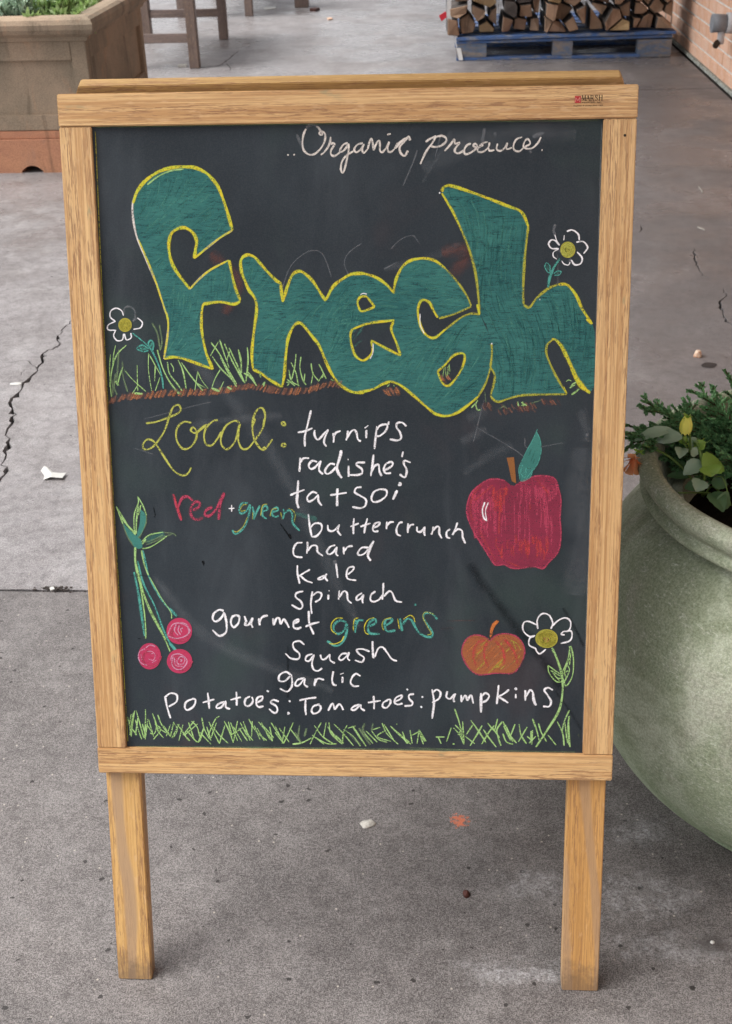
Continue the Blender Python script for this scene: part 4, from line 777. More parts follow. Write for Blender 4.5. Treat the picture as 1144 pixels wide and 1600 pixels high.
def leafmat(name, c, c2, rough=0.45, trans=0.25):
    m, nt, b = new_mat(name, rough, 0.35); g = N(nt); oi = g.n('ShaderNodeNewGeometry'); f = g.noise(g.coord(), 60, 3, 0.6)
    rnd_ = oi.outputs['Random Per Island']
    g.l(g.mix(g.math('ADD', g.math('MULTIPLY', rnd_, 0.6), g.math('MULTIPLY', f, 0.4)), c, c2), b.inputs['Base Color'])
    tr = g.n('ShaderNodeBsdfTranslucent'); tr.inputs[0].default_value = (*[min(1, x * 1.6) for x in c], 1); mx = g.n('ShaderNodeMixShader'); mx.inputs[0].default_value = trans
    out = nt.nodes['Material Output']; g.l(b.outputs[0], mx.inputs[1]); g.l(tr.outputs[0], mx.inputs[2]); g.l(mx.outputs[0], out.inputs[0])
    return m
JUN = leafmat('juniper_needles', (0.055, 0.155, 0.060), (0.19, 0.38, 0.16), 0.6, 0.2)
PANL = leafmat('pansy_leaf', (0.24, 0.35, 0.23), (0.36, 0.46, 0.34), 0.38, 0.2)
PANY = leafmat('young_leaf', (0.20, 0.36, 0.05), (0.32, 0.46, 0.10), 0.4, 0.35)
BARK = simple('twig_bark', (0.10, 0.065, 0.04), 0.9, 0.1, 0.4, 80)
YEL = leafmat('yellow_petal', (0.86, 0.84, 0.14), (0.78, 0.78, 0.30), 0.6, 0.35)
ORG = leafmat('withered_petal', (0.72, 0.26, 0.10), (0.74, 0.46, 0.28), 0.7, 0.35)

def needle(bm, p, d, l, w, mi=0):
    d = d.normalized(); s = d.cross(Vector((random.uniform(-1, 1), random.uniform(-1, 1), random.uniform(-1, 1)))).normalized() * w; u = d.cross(s).normalized() * w * .6
    a = [bm.verts.new(p + s), bm.verts.new(p - s), bm.verts.new(p + d * l * .55 - s * .9 + u), bm.verts.new(p + d * l * .55 + s * .9 + u), bm.verts.new(p + d * l)]
    bm.faces.new((a[0], a[1], a[2], a[3])).material_index = mi; bm.faces.new((a[3], a[2], a[4])).material_index = mi
def spray(bm, tw, p0, d0, length, rr, level=0, nl=0.0070):
    """a juniper spray: a drooping twig set with scale-like needles and side shoots"""
    n = max(4, int(length / 0.0028)); p = Vector(p0); d = Vector(d0).normalized(); path = [p.copy()]
    side = 1
    for i in range(n):
        d = (d + Vector((rr.uniform(-1, 1), rr.uniform(-1, 1), rr.uniform(-1, .9))) * 0.05).normalized(); p = p + d * (length / n); path.append(p.copy())
        f = i / n
        for k in range(4):
            rad = Vector((rr.uniform(-1, 1), rr.uniform(-1, 1), rr.uniform(-.7, 1))).normalized()
            needle(bm, p, d * 1.1 + rad * 0.75, nl * rr.uniform(.8, 1.35) * (1 - .3 * f), 0.0016)
        if level < 2 and f > 0.12 and rr.random() < (0.30 if level == 0 else 0.15):
            side = -side; s = d.cross(Vector((0, 0, 1))).normalized() * side
            spray(bm, tw, p, d * 0.9 + s * rr.uniform(.5, 1.0) + Vector((0, 0, rr.uniform(-.1, .22))), min(length * (0.42 if level == 0 else .45), .052) * (1.15 - f * .65), rr, level + 1, nl)
    tube(tw, path[::3] + [path[-1]], [0.0016 * (1 - .6 * i / len(path[::3])) for i in range(len(path[::3]) + 1)], 4)
RZ = 0.56
def W2(px, py, z): return GP(px, py, z)
jun = tag(empty('juniper', (BX + .02, BY + .08, 0.50)), 'dark green feathery juniper spilling over the back of the bowl planter', 'shrub')
O = jun.location
def between(p0, p1, seed, nl=0.0070):
    v = Vector(p1) - Vector(p0); spray(nb, tb, Vector(p0) - O, v, v.length, random.Random(seed), 0, nl)
nb, tb = bmesh.new(), bmesh.new()
tips = [((1150, 705, .55), (986, 638, .635)), ((1150, 705, .55), (1040, 628, .64)), ((1190, 720, .55), (1100, 640, .62)), ((1200, 705, .55), (1138, 628, .66)), ((1210, 720, .53), (1014, 628, .65)), ((1170, 725, .54), (1075, 640, .62)),
        ((1180, 720, .54), (1045, 655, .60)), ((1200, 740, .53), (1115, 655, .60)), ((1230, 760, .53), (1136, 680, .60)), ((1215, 770, .53), (1108, 700, .57)), ((1220, 700, .55), (1170, 628, .66)), ((1240, 700, .55), (1230, 632, .66)),
        ((1160, 700, .55), (1090, 668, .58)), ((1185, 760, .53), (1120, 730, .57)), ((1200, 690, .55), (1110, 640, .61)), ((1240, 740, .53), (1280, 660, .62)), ((1190, 700, .55), (1138, 640, .60)), ((1170, 690, .54), (1105, 665, .58)), ((1200, 750, .54), (1133, 715, .58)), ((1130, 690, .56), (1004, 648, .61))]
for i, (a, b_) in enumerate(tips): between(GP(*a), GP(*b_), i + 3)
for i, (a, b_) in enumerate((((1120, 740, .53), (1003, 702, .575)), ((1130, 745, .53), (1040, 693, .57)), ((1140, 760, .53), (1065, 720, .56)))): between(GP(*a), GP(*b_), i + 60, 0.006)
rj2 = random.Random(77)
for i in range(26):      # the rest of the shrub fills the right and back of the bowl
    a = R(-62 + 190 * (i + rj2.random()) / 26); r0 = rj2.uniform(.02, .10); r1 = rj2.uniform(.19, .31)
    between((BX + .05 + r0 * math.cos(a), BY + r0 * math.sin(a), .49), (BX + .03 + r1 * math.cos(a), BY + r1 * math.sin(a), rj2.uniform(.58, .64)), 200 + i)
ob = obj('foliage', nb, JUN, jun); obj('twigs', tb, BARK, jun)

# broad pansy leaves: curved, toothed, with a crease along the midrib
def leaf(name, base, tip, width, nrm, mat, parent, org, curl=0.2, rnd_=None):
    bm = bmesh.new(); b0 = Vector(base) - org; t0 = Vector(tip) - org; d = t0 - b0; L = d.length; d.normalize(); nrm = Vector(nrm); s = d.cross(nrm).normalized(); u = s.cross(d).normalized(); n = 9; rows = []
    for i in range(n + 1):
        f = i / n; wv = width * (math.sin(math.pi * min(1, f * 0.93 + 0.04)) ** 0.75) * (1.15 - .45 * f) * 0.5 * (1 + 0.06 * math.sin(f * 26)); c = b0 + d * L * f + u * (math.sin(f * math.pi) * L * curl)
        rows.append([bm.verts.new(c + s * wv * k + u * (abs(k) * wv * 0.35 - (0.0006 if k == 0 else 0))) for k in (-1, -.5, 0, .5, 1)])
    for a, b in zip(rows, rows[1:]):
        for k in range(4): bm.faces.new((a[k], a[k+1], b[k+1], b[k])).smooth = True
    ribs = obj(name, bm, mat, parent, smooth=True); return ribs
pan = tag(empty('pansy', tuple(GP(1092, 795, .51))), 'leggy pansy with broad grey-green leaves, a closed yellow bloom and a withered orange one', 'flower plant')
PO = Vector(pan.location)
def g3(x, y, z): return GP(x, y, z)
leaves = [((1066, 684, .615), (1025, 689, .60), .024, 0), ((1050, 671, .62), (991, 689, .60), .018, 0), ((1098, 722, .58), (1068, 742, .565), .024, 0), ((1100, 735, .575), (1124, 720, .58), .040, 1), ((1106, 728, .58), (1112, 745, .57), .034, 1),
          ((1096, 750, .56), (1088, 768, .55), .026, 0), ((1066, 700, .60), (1062, 716, .595), .020, 0), ((1080, 735, .56), (1044, 729, .55), .018, 2), ((1080, 745, .55), (1042, 744, .545), .014, 2), ((1095, 760, .55), (1070, 762, .545), .020, 2),
          ((1090, 700, .60), (1102, 690, .61), .018, 1), ((1085, 695, .60), (1075, 685, .61), .016, 0), ((1112, 752, .55), (1136, 760, .545), .026, 2), ((1120, 780, .54), (1140, 790, .53), .03, 2), ((1112, 770, .54), (1130, 800, .53), .028, 2), ((1088, 712, .59), (1080, 700, .60), .02, 0)]
PAND = leafmat('dark_leaf', (0.07, 0.15, 0.06), (0.12, 0.21, 0.10), 0.45, 0.15)
for a, b_, wd, k in leaves:
    leaf('leaf', g3(*a), g3(*b_), wd, (0.15 * math.sin(a[0]), -0.75, 1.0), (PANL, PANY, PAND)[k], pan, PO, 0.12)
bm = bmesh.new()
def stem(pts, r=0.0016): tube(bm, catmull([Vector(g3(*p)) - PO for p in pts], 4), r, 6)
stem([(1098, 775, .52), (1100, 735, .57), (1092, 700, .60), (1088, 690, .61)], .0024); stem([(1079, 708, .59), (1078, 680, .63), (1077, 655, .665)], .0018)
stem([(1100, 775, .52), (1070, 735, .56), (1040, 710, .58), (1005, 695, .60)], .0018); stem([(1100, 775, .52), (1115, 760, .54), (1140, 790, .53)], .0014); stem([(1066, 684, .612), (1073, 700, .60), (1079, 708, .59)], .0014); stem([(1096, 765, .53), (1094, 750, .56)], .0014); stem([(1112, 748, .55), (1128, 745, .56), (1136, 765, .545), (1142, 790, .53)], .001); stem([(1110, 770, .53), (1060, 770, .54)], .001)
PSTEM = leafmat('plant_stem', (0.16, 0.26, 0.06), (0.12, 0.20, 0.05), 0.5, 0.1)
obj('stem', bm, PSTEM, pan)
bm = bmesh.new()     # small stipule leaves in a crown
for i in range(26):
    p = Vector(g3(1088, 696, .60)) - PO; a = i * 2.4; dd = Vector((math.cos(a), math.sin(a), random.uniform(.2, 1.3))); needle(bm, p + Vector((random.uniform(-.008, .008), 0, random.uniform(-.01, .004))), dd, random.uniform(.010, .018), .0026)
for i in range(12):
    p = Vector(g3(1067, 692, .605)) - PO; a = i * 2.4; dd = Vector((math.cos(a), math.sin(a), random.uniform(.2, 1.3))); needle(bm, p, dd, random.uniform(.008, .014), .0022)
obj('stipules', bm, PANY, pan)
# closed yellow bloom hanging from its calyx
bm = bmesh.new(); c = Vector(g3(1073, 660, .66)) - PO
for k in range(7):
    a = k * 2 * math.pi / 7; prevr = None
    for i in range(5):
        f = i / 4; r = 0.0035 + 0.0052 * math.sin(f * 2.5); row = [bm.verts.new(c + Vector((math.cos(a + o_) * r * (1 + .12 * math.sin(k * 3)), math.sin(a + o_) * r, 0.008 - f * 0.023 - 0.002 * math.cos(o_ * 6)))) for o_ in (-.5, 0, .5)]
        if prevr:
            for j in range(2): bm.faces.new((prevr[j], prevr[j+1], row[j+1], row[j])).smooth = True
        prevr = row
obj('bloom', bm, YEL, pan, smooth=True)
bm = bmesh.new()
for i in range(9):
    a = i * .7; needle(bm, c + Vector((0, 0, .008)), Vector((math.cos(a), math.sin(a), random.uniform(-.3, .9))), .008, .0016)
obj('calyx', bm, PANY, pan)
# withered orange bloom
bm = bmesh.new(); c = Vector(g3(991, 716, .59)) - PO; rr = random.Random(2)
for k in range(9):
    a = k * 0.75; dirv = Vector((math.cos(a) * .9 - .25, math.sin(a) * .5 - .2, -0.5 + 0.7 * math.sin(a))); prevr = None
    for i in range(5):
        f = i / 4; s = dirv.cross(Vector((0, .4, 1))).normalized(); row = [bm.verts.new(c + dirv * 0.017 * f + s * o_ * (0.003 + .007 * f) + Vector((rr.uniform(-1, 1), rr.uniform(-1, 1), rr.uniform(-1, 1))) * .0016) for o_ in (-1, 0, 1)]
        if prevr:
            for j in range(2): bm.faces.new((prevr[j], prevr[j+1], row[j+1], row[j])).smooth = True
        prevr = row
obj('withered_bloom', bm, ORG, pan, smooth=True)
bm = bmesh.new()
for i in range(7):
    a = i * .9; needle(bm, c + Vector((.006, .0, .010)), Vector((math.cos(a), math.sin(a), random.uniform(-.6, .9))), .010, .002)
obj('calyx', bm, PANY, pan)

# ------------------------------------------------------------------ square stone planter, top left
def castmat(name, a, b2, spot_):
    m, nt, b = new_mat(name, 0.85, 0.2); g = N(nt); v = g.coord()
    c = g.mix(g.ramp(g.noise(v, 3, 4, 0.6, 0.5), 0.35, 0.65), a, b2)
    c = g.mix(g.ramp(g.noise(g.coord(scale=(1, 1, .35)), 11, 4, 0.65, 0.7), 0.55, 0.75, 0, 0.55), c, spot_)
    c = g.mix(g.ramp(g.noise(g.coord(scale=(13, 13, 1.3)), 1.0, 5, 0.7, 0.5), 0.50, 0.68, 0, 0.5), c, (0.07, 0.055, 0.042))
    c = g.mix(g.ramp(g.noise(v, 250, 3, 0.7), 0.4, 0.65, 0, 0.3), c, (0.02, 0.015, 0.01))
    g.l(c, b.inputs['Base Color']); g.l(g.bump(g.noise(v, 120, 4, 0.7), 0.4, 0.003), b.inputs['Normal']); return m
CAST = castmat('weathered_cast_stone', (0.40, 0.30, 0.215), (0.28, 0.225, 0.165), (0.52, 0.30, 0.18))
TERRA = castmat('damp_terracotta_base', (0.56, 0.28, 0.165), (0.46, 0.22, 0.14), (0.38, 0.22, 0.16))
PX1, PX0, PY0, PY1 = -1.445, -2.62, 4.47, 5.62
pl = tag(empty('stone_planter', ((PX0 + PX1) / 2, (PY0 + PY1) / 2, 0)), 'square weathered stone planter with moulded rim and orange base', 'planter')
PL = Vector(pl.location)
def lbox(name, x0, x1, y0, y1, z0, z1, mat, bev=0.004, par=pl, org=PL):
    bm = bmesh.new(); box(bm, x0 - org.x, x1 - org.x, y0 - org.y, y1 - org.y, z0, z1); return obj(name, bm, mat, par, bevel=bev)
# base with drainage notch
bm = bmesh.new(); nx = G0 = GP(61, 262).x - PL.x
x0, x1, yy0, yy1 = PX0 - .02 - PL.x, PX1 + .02 - PL.x, PY0 - .02 - PL.y, PY1 + .02 - PL.y
arch = [(nx + 0.045 * math.cos(R(a)) * (1 if abs(math.cos(R(a))) < .9 else 1.15), 0.033 * math.sin(R(a))) for a in range(0, 181, 20)]
prof = [(x0, 0), (x0, 0.150), (x1, 0.150), (x1, 0)] + arch
prism(bm, [(x, yy0, z) for x, z in prof], (0, yy1 - yy0, 0)); obj('base', bm, TERRA, pl)
lbox('base_moulding', PX0 - .005, PX1 + .005, PY0 - .005, PY1 + .005, 0.150, 0.185, TERRA)
# walls as frame + recessed panel
T_ = 0.05
def wall_panel(axis, pos, sgn):
    a0, a1 = (PX0, PX1) if axis == 'y' else (PY0, PY1)
    def bx_(n_, u0, u1, d0, d1, z0, z1, mt=CAST, bev=0.003):
        if axis == 'y': lbox(n_, u0, u1, min(pos + sgn * d0, pos + sgn * d1), max(pos + sgn * d0, pos + sgn * d1), z0, z1, mt, bev)
        else: lbox(n_, min(pos + sgn * d0, pos + sgn * d1), max(pos + sgn * d0, pos + sgn * d1), u0, u1, z0, z1, mt, bev)
    e = 0.0 if axis == 'y' else T_ + .002
    bx_('panel', a0 + .05, a1 - .05, 0.018, T_ - .002, 0.185, 0.575); bx_('panel_frame', a0 + e, a0 + .070, 0.0, T_, 0.186, 0.575); bx_('panel_frame', a1 - .070, a1 - e, 0.0, T_, 0.186, 0.575)
    bx_('panel_frame', a0 + .071, a1 - .071, 0.001, T_ - .004, 0.187, 0.255); bx_('panel_frame', a0 + .071, a1 - .071, 0.001, T_ - .004, 0.49, 0.574)
wall_panel('y', PY0, 1); wall_panel('y', PY1, -1); wall_panel('x', PX1, -1); wall_panel('x', PX0, 1)
# moulded rim: profile swept round the square
bm = bmesh.new(); prof = [(0.0, 0.570), (0.012, 0.574), (0.016, 0.590), (0.030, 0.596), (0.046, 0.606), (0.056, 0.624), (0.058, 0.645), (0.050, 0.664), (0.034, 0.674), (0.010, 0.677), (-0.03, 0.676), (-0.05, 0.668), (-0.055, 0.570)]
cs = [(PX0 - PL.x, PY0 - PL.y, -1, -1), (PX1 - PL.x, PY0 - PL.y, 1, -1), (PX1 - PL.x, PY1 - PL.y, 1, 1), (PX0 - PL.x, PY1 - PL.y, -1, 1)]
rings = [[bm.verts.new((x + sx * o_, y + sy * o_, z)) for o_, z in prof] for x, y, sx, sy in cs]
for i in range(4):
    a, b_ = rings[i], rings[(i + 1) % 4]
    for k in range(len(prof)): bm.faces.new((a[k], b_[k], b_[(k+1) % len(prof)], a[(k+1) % len(prof)]))
obj('rim', bm, CAST, pl)
lbox('soil', PX0 + .052, PX1 - .052, PY0 + .052, PY1 - .052, 0.45, 0.61, SOIL, 0)
# plants in the stone planter
SAGE = leafmat('silvery_leaf', (0.26, 0.38, 0.28), (0.50, 0.58, 0.46), 0.6, 0.2); FERN = leafmat('feathery_leaf', (0.15, 0.30, 0.24), (0.26, 0.42, 0.34), 0.6, 0.2); BRT = leafmat('bright_leaf', (0.20, 0.32, 0.10), (0.42, 0.50, 0.28), 0.5, 0.3)
def bushy(name, x, y, mat, lf, wd, n, rad, hgt, label, grp):
    o = tag(empty(name, (x, y, 0.60)), label, 'plant', grp); bm = bmesh.new(); tw = bmesh.new(); rr = random.Random(int(x * 1000 + y * 77))
    for k in range(n):
        a = rr.uniform(0, 6.28); e = rr.uniform(.25, 1.4); d = Vector((math.cos(a) * math.cos(e), math.sin(a) * math.cos(e), math.sin(e))); L = rr.uniform(.5, 1) * rad; p = Vector((0, 0, 0)); path = [p.copy()]
        m_ = int(L / (lf * .34)) + 2
        for i in range(m_):
            d = (d + Vector((rr.uniform(-1, 1), rr.uniform(-1, 1), rr.uniform(-1, .8))) * .12).normalized(); p = p + Vector((d.x, d.y, d.z * hgt)) * (L / m_); path.append(p.copy())
            if i > 0:
                for q in range(3):
                    r_ = Vector((rr.uniform(-1, 1), rr.uniform(-1, 1), rr.uniform(-.4, 1))).normalized(); needle(bm, p, d * .6 + r_, lf * rr.uniform(.7, 1.25), wd)
        tube(tw, path, 0.003, 4, cap=False)
    obj('foliage', bm, mat, o); obj('stems', tw, BARK, o); return o
specs = [(-2.33, 4.63, 0), (-2.12, 4.62, 1), (-1.95, 4.60, 1), (-1.78, 4.62, 0), (-1.60, 4.63, 2), (-1.66, 4.85, 2), (-1.88, 4.84, 0), (-2.12, 4.86, 1), (-2.38, 4.86, 0), (-1.62, 5.1, 2), (-1.9, 5.1, 1)]
names = ['leftmost silvery sage-like plant at the front of the stone planter', 'feathery blue-green plant second from the left at the planter rim', 'feathery blue-green plant behind the middle of the planter rim', 'silvery long-leaved plant near the middle of the stone planter rim', 'bright green plant at the front right corner of the stone planter', 'bright green plant one row behind the front right corner of the stone planter', 'silvery plant in the second row, centre of the stone planter', 'feathery plant in the second row, left of centre in the stone planter', 'silvery plant in the second row at the far left of the stone planter', 'bright green plant in the third row by the right side of the stone planter', 'feathery plant in the third row, centre of the stone planter']
for (x, y, k), lb in zip(specs, names):
    if k == 0: bushy('leafy_plant', x, y, SAGE, .055, .008, 26, .24, .75, lb, 'plants in the stone planter')
    elif k == 1: bushy('leafy_plant', x, y, FERN, .030, .0035, 60, .22, .8, lb, 'plants in the stone planter')
    else: bushy('leafy_plant', x, y, BRT, .045, .009, 30, .22, .75, lb, 'plants in the stone planter')

# ------------------------------------------------------------------ wooden benches behind
WW = oak('weathered_teak', 'z', light=(0.25, 0.19, 0.17), dark=(0.17, 0.13, 0.115), pore=(0.07, 0.05, 0.045)); WX = oak('weathered_teak_slat', 'x', light=(0.29, 0.225, 0.205), dark=(0.20, 0.155, 0.14), pore=(0.08, 0.06, 0.05))
def bench(x, y, label, grp, rz=0, L_=1.24):
    o = tag(empty('wooden_table', (x, y, 0), rz), label, 'table', grp); W_ = .58; l = .066
    for sx in (-1, 1):
        for sy in (-1, 1):
            boxo('leg', sx * W_ / 2 - l / 2, sx * W_ / 2 + l / 2, sy * L_ / 2 - l / 2, sy * L_ / 2 + l / 2, 0, .70, WW, o, .004)
    for sy in (-1, 1):
        boxo('stretcher', -W_ / 2 + l / 2, W_ / 2 - l / 2, sy * L_ / 2 - .02, sy * L_ / 2 + .02, .16, .215, WX, o, .003); boxo('apron', -W_ / 2 + l / 2, W_ / 2 - l / 2, sy * L_ / 2 - .02, sy * L_ / 2 + .02, .47, .56, WX, o, .003)
    for sx in (-1, 1): boxo('apron', sx * W_ / 2 - .018, sx * W_ / 2 + .018, -L_ / 2 + l / 2, L_ / 2 - l / 2, .61, .70, WW, o, .003)
    for i in range(7):
        xa = -W_ / 2 - .03 + i * (W_ + .06) / 7; boxo('slat', xa, xa + (W_ + .06) / 7 - .008, -L_ / 2 - .05, L_ / 2 + .05, .702, .727, WW, o, .003)
    return o
bench(-1.78, 7.84, 'slatted wooden table behind the stone planter, nearest to it', 'wooden tables behind the planter')
bench(-1.76, 10.64, 'slatted wooden table farther back, its one leg near the top edge', 'wooden tables behind the planter', 0, 1.8)

# ------------------------------------------------------------------ pallet with firewood
def paintmat(name, c, worn, amt):
    m, nt, b = new_mat(name, 0.7, 0.3); g = N(nt); v = g.coord(); f = g.ramp(g.noise(g.coord(scale=(9, 9, 30)), 1.0, 5, 0.7, 0.6), amt - .10, amt + .08)
    cc = g.mix(f, worn, c); cc = g.mix(g.ramp(g.noise(v, 40, 4, 0.6), 0.4, 0.7, 0, 0.4), cc, (0.10, 0.12, 0.15)); g.l(cc, b.inputs['Base Color']); g.l(g.bump(g.noise(g.coord(scale=(6, 40, 60)), 2, 3), 0.3, 0.003), b.inputs['Normal']); return m
PBL = paintmat('blue_paint', (0.065, 0.145, 0.36), (0.26, 0.27, 0.29), 0.46); PBK = paintmat('worn_blue_block', (0.13, 0.18, 0.27), (0.26, 0.23, 0.21), 0.52)
pal = tag(empty('pallet', (0.96, 7.84, 0)), 'worn blue-painted wooden pallet under the firewood against the brick wall', 'pallet')
A0, A1 = -.71, .70
for yy in (-.54, 0, .54 - .05):
    boxo('bottom_board', A0, A1 - (.20 if yy < -.5 else 0), yy, yy + .10, .001, .020, PBL, pal, .002)
    for xa, xb in ((A0, A0 + .20), (-.075, .055), (A1 - .22, A1)): boxo('block', xa, xb, yy + .003, yy + .098, (.0205 if not (yy < -.5 and xb > .6) else .001), .112, PBK, pal, .003)
    boxo('stringer_board', A0, A1, yy + .001, yy + .099, .1125, .130, PBL, pal, .002).rotation_euler = (0, -.012, 0)
for i in range(7):
    y0 = -.55 + i * .162; o = boxo('deck_board', A0 + .0, A1 + .02, y0, y0 + .12, .131, .150, PBL, pal, .002); o.rotation_euler = (0, -.012, 0); o.location = (0, 0, .004)
WOODEND = castmat('split_wood_end', (0.42, 0.285, 0.195), (0.29, 0.195, 0.135), (0.20, 0.14, 0.10)); WOODPALE = castmat('pale_wood_end', (0.46, 0.33, 0.18), (0.36, 0.25, 0.14), (0.20, 0.13, 0.08)); WOODGREY = castmat('grey_bark', (0.095, 0.085, 0.08), (0.14, 0.12, 0.11), (0.06, 0.05, 0.045))
WOODEND2 = castmat('red_brown_wood_end', (0.34, 0.215, 0.145), (0.24, 0.15, 0.10), (0.42, 0.28, 0.18))
def clip(poly, a, b_):   # keep points nearer to a than to b
    m = ((a[0] + b_[0]) / 2, (a[1] + b_[1]) / 2); n = (b_[0] - a[0], b_[1] - a[1]); out = []
    for i in range(len(poly)):
        p, q = poly[i], poly[(i + 1) % len(poly)]; dp = (p[0] - m[0]) * n[0] + (p[1] - m[1]) * n[1]; dq = (q[0] - m[0]) * n[0] + (q[1] - m[1]) * n[1]
        if dp <= 0: out.append(p)
        if dp * dq < 0: t = dp / (dp - dq); out.append((p[0] + (q[0] - p[0]) * t, p[1] + (q[1] - p[1]) * t))
    return out
STRAP = simple('white_strap', (0.72, 0.72, 0.72), 0.5, 0.4, 0.1, 30); FILM = simple('dull_wrap_edge', (0.20, 0.22, 0.24), 0.3, 0.5, 0.4, 20)
blabels = ['bundle of split firewood at the left end of the pallet, beside the red tag', 'bundle of split firewood with a big pale split log, second from left on pallet', 'bundle of split firewood in the middle of the pallet', 'bundle of brown split firewood, second from the right on the pallet', 'bundle of firewood at the right end of the pallet nearest the brick wall']
rr0 = random.Random(6); edges_x = [0.262, 0.545, 0.825, 1.115, 1.395, 1.665]
for bi in range(5):
    xa, xb = edges_x[bi] - (.075 if bi == 0 else 0), edges_x[bi + 1] - rr0.uniform(.0, .03); rr = random.Random(40 + bi); h = .36; zb = 0.158 + 0.012 * ((xa + xb) / 2 - .96) + .003
    o = tag(empty('firewood_bundle', ((xa + xb) / 2, 7.80, zb)), blabels[bi], 'firewood', 'bundles of firewood on the pallet'); wd = xb - xa
    pts = []
    for r_ in range(4):
        nc = rr.choice((2, 3, 3))
        for c_ in range(nc): pts.append(((c_ + .5 + .5 * (r_ % 2) - .25) / nc * wd - wd / 2 + rr.uniform(-.044, .044), (r_ + .5) / 4 * h + rr.uniform(-.040, .040)))
    for i, p in enumerate(pts):
        poly = [(-wd / 2, 0), (wd / 2, 0), (wd / 2, h), (-wd / 2, h)]
        for j, q in enumerate(pts):
            if i != j and poly: poly = clip(poly, p, q)
        if len(poly) < 3: continue
        cx = sum(a for a, _ in poly) / len(poly); cz = sum(b_ for _, b_ in poly) / len(poly); k = rr.uniform(.72, .96)
        poly = [(cx + (a - cx) * k * rr.uniform(.86, 1.06), cz + (b_ - cz) * k * rr.uniform(.86, 1.06)) for a, b_ in poly]
        if rr.random() < .35: poly = [(cx + (a - cx) * (lambda q: q)(.055 / max(.03, math.hypot(a - cx, b_ - cz))) * .95, cz + (b_ - cz) * .055 / max(.03, math.hypot(a - cx, b_ - cz)) * .95) if math.hypot(a - cx, b_ - cz) > .055 else (a, b_) for a, b_ in poly]
        bm = bmesh.new(); y0 = -.46 + rr.uniform(-.075, .06); y1 = y0 + .42 + rr.uniform(-.03, .03)
        a_ = [bm.verts.new((x, y0 + rr.uniform(-.018, .018), z)) for x, z in poly]; b2 = [bm.verts.new((x + rr.uniform(-.01, .01), y1, z)) for x, z in poly]
        bm.faces.new(a_).material_index = 0; bm.faces.new(b2[::-1]).material_index = 0
        for q in range(len(poly)): bm.faces.new((a_[q], b2[q], b2[(q+1) % len(poly)], a_[(q+1) % len(poly)])).material_index = 1
        kind = rr.choice((WOODEND, WOODEND, WOODEND, WOODEND2, WOODEND2, WOODGREY, WOODPALE))
        obj('log', bm, [kind, WOODGREY], o, bevel=.004, seg=1)
    for ys in (-.36, -.14):
        bm = bmesh.new(); hw = wd / 2 + .004
        for (x0, x1, z0, z1) in ((-hw, -hw + .002, 0, h), (hw - .002, hw, 0, h), (-hw, hw, h, h + .002)): box(bm, x0, x1, ys, ys + .02, z0, z1)
        obj('binding', bm, FILM, o)
fx = 0.185
st_ = tag(empty('strap', (fx, 7.32, 0.16)), 'white plastic strap with a red tag hanging at the left end of the firewood', 'strap')
bm = bmesh.new(); pth = [(0.015, 0, .42), (0.0, -.005, .22), (-0.002, -.005, .12), (.02, 0, .04), (.052, -.01, -.03), (.070, -.02, -.10), (.082, -.03, -.154)]
for (a, b_) in zip(pth, pth[1:]):
    v4 = [bm.verts.new(p) for p in ((a[0], a[1], a[2]), (a[0] + .028, a[1], a[2]), (b_[0] + .028, b_[1], b_[2]), (b_[0], b_[1], b_[2]))]; bm.faces.new(v4)
ob = obj('band', bm, STRAP, st_); sm = ob.modifiers.new('thick', 'SOLIDIFY'); sm.thickness = .003
REDT = simple('red_tag', (0.62, 0.03, 0.05), 0.5, 0.4, 0.1, 30)
bm = bmesh.new(); prism(bm, [(-.052, 0, .12), (-.01, 0, .145), (.01, 0, .118), (-.035, 0, .085)], (0, .006, 0)); obj('tag', bm, REDT, st_)

# ------------------------------------------------------------------ brick wall on the right
def brickm():
    m, nt, b = new_mat('painted_brick', 0.85, 0.2); g = N(nt); oi = g.n('ShaderNodeObjectInfo'); v = g.coord()
    c = g.mix(oi.outputs['Random'], (0.72, 0.42, 0.28), (0.80, 0.52, 0.38)); c = g.mix(g.ramp(g.noise(v, 18, 5, 0.7), 0.42, 0.7, 0, 0.6), c, (0.80, 0.58, 0.46)); c = g.mix(g.ramp(g.noise(v, 130, 4, 0.7), 0.5, 0.7, 0, 0.35), c, (0.28, 0.15, 0.10))
    g.l(c, b.inputs['Base Color']); g.l(g.bump(g.noise(v, 90, 5, 0.7), 0.5, 0.003), b.inputs['Normal']); return m
BRK = brickm(); MORT = simple('white_mortar', (0.82, 0.80, 0.76), 0.9, 0.1, 0.25, 30, bump=0.4, bs=120)
WX0 = 1.780
wall = tag(empty('brick_wall', (WX0, 5, 0)), 'pinkish brick wall with thick white mortar joints along the right side', 'wall')
boxo('mortar', .010, .22, -8.5, 5.0, 0.0, 3.0, MORT, wall)
boxo('wall_footing', -.012, .0095, -8.5, 5.0, 0, .022, simple('footing', (0.50, 0.52, 0.47), 0.9, 0.1, 0.6, 40), wall, .003)
proto = None; rest = bmesh.new(); n_ = 0
bm = bmesh.new(); box(bm, 0, .09, 0, .197, 0, .066); bmesh.ops.bevel(bm, geom=list(bm.edges), offset=.004, segments=1, affect='EDGES'); bme = bpy.data.meshes.new('brick'); bm.to_mesh(bme); bm.free(); bme.materials.append(BRK)
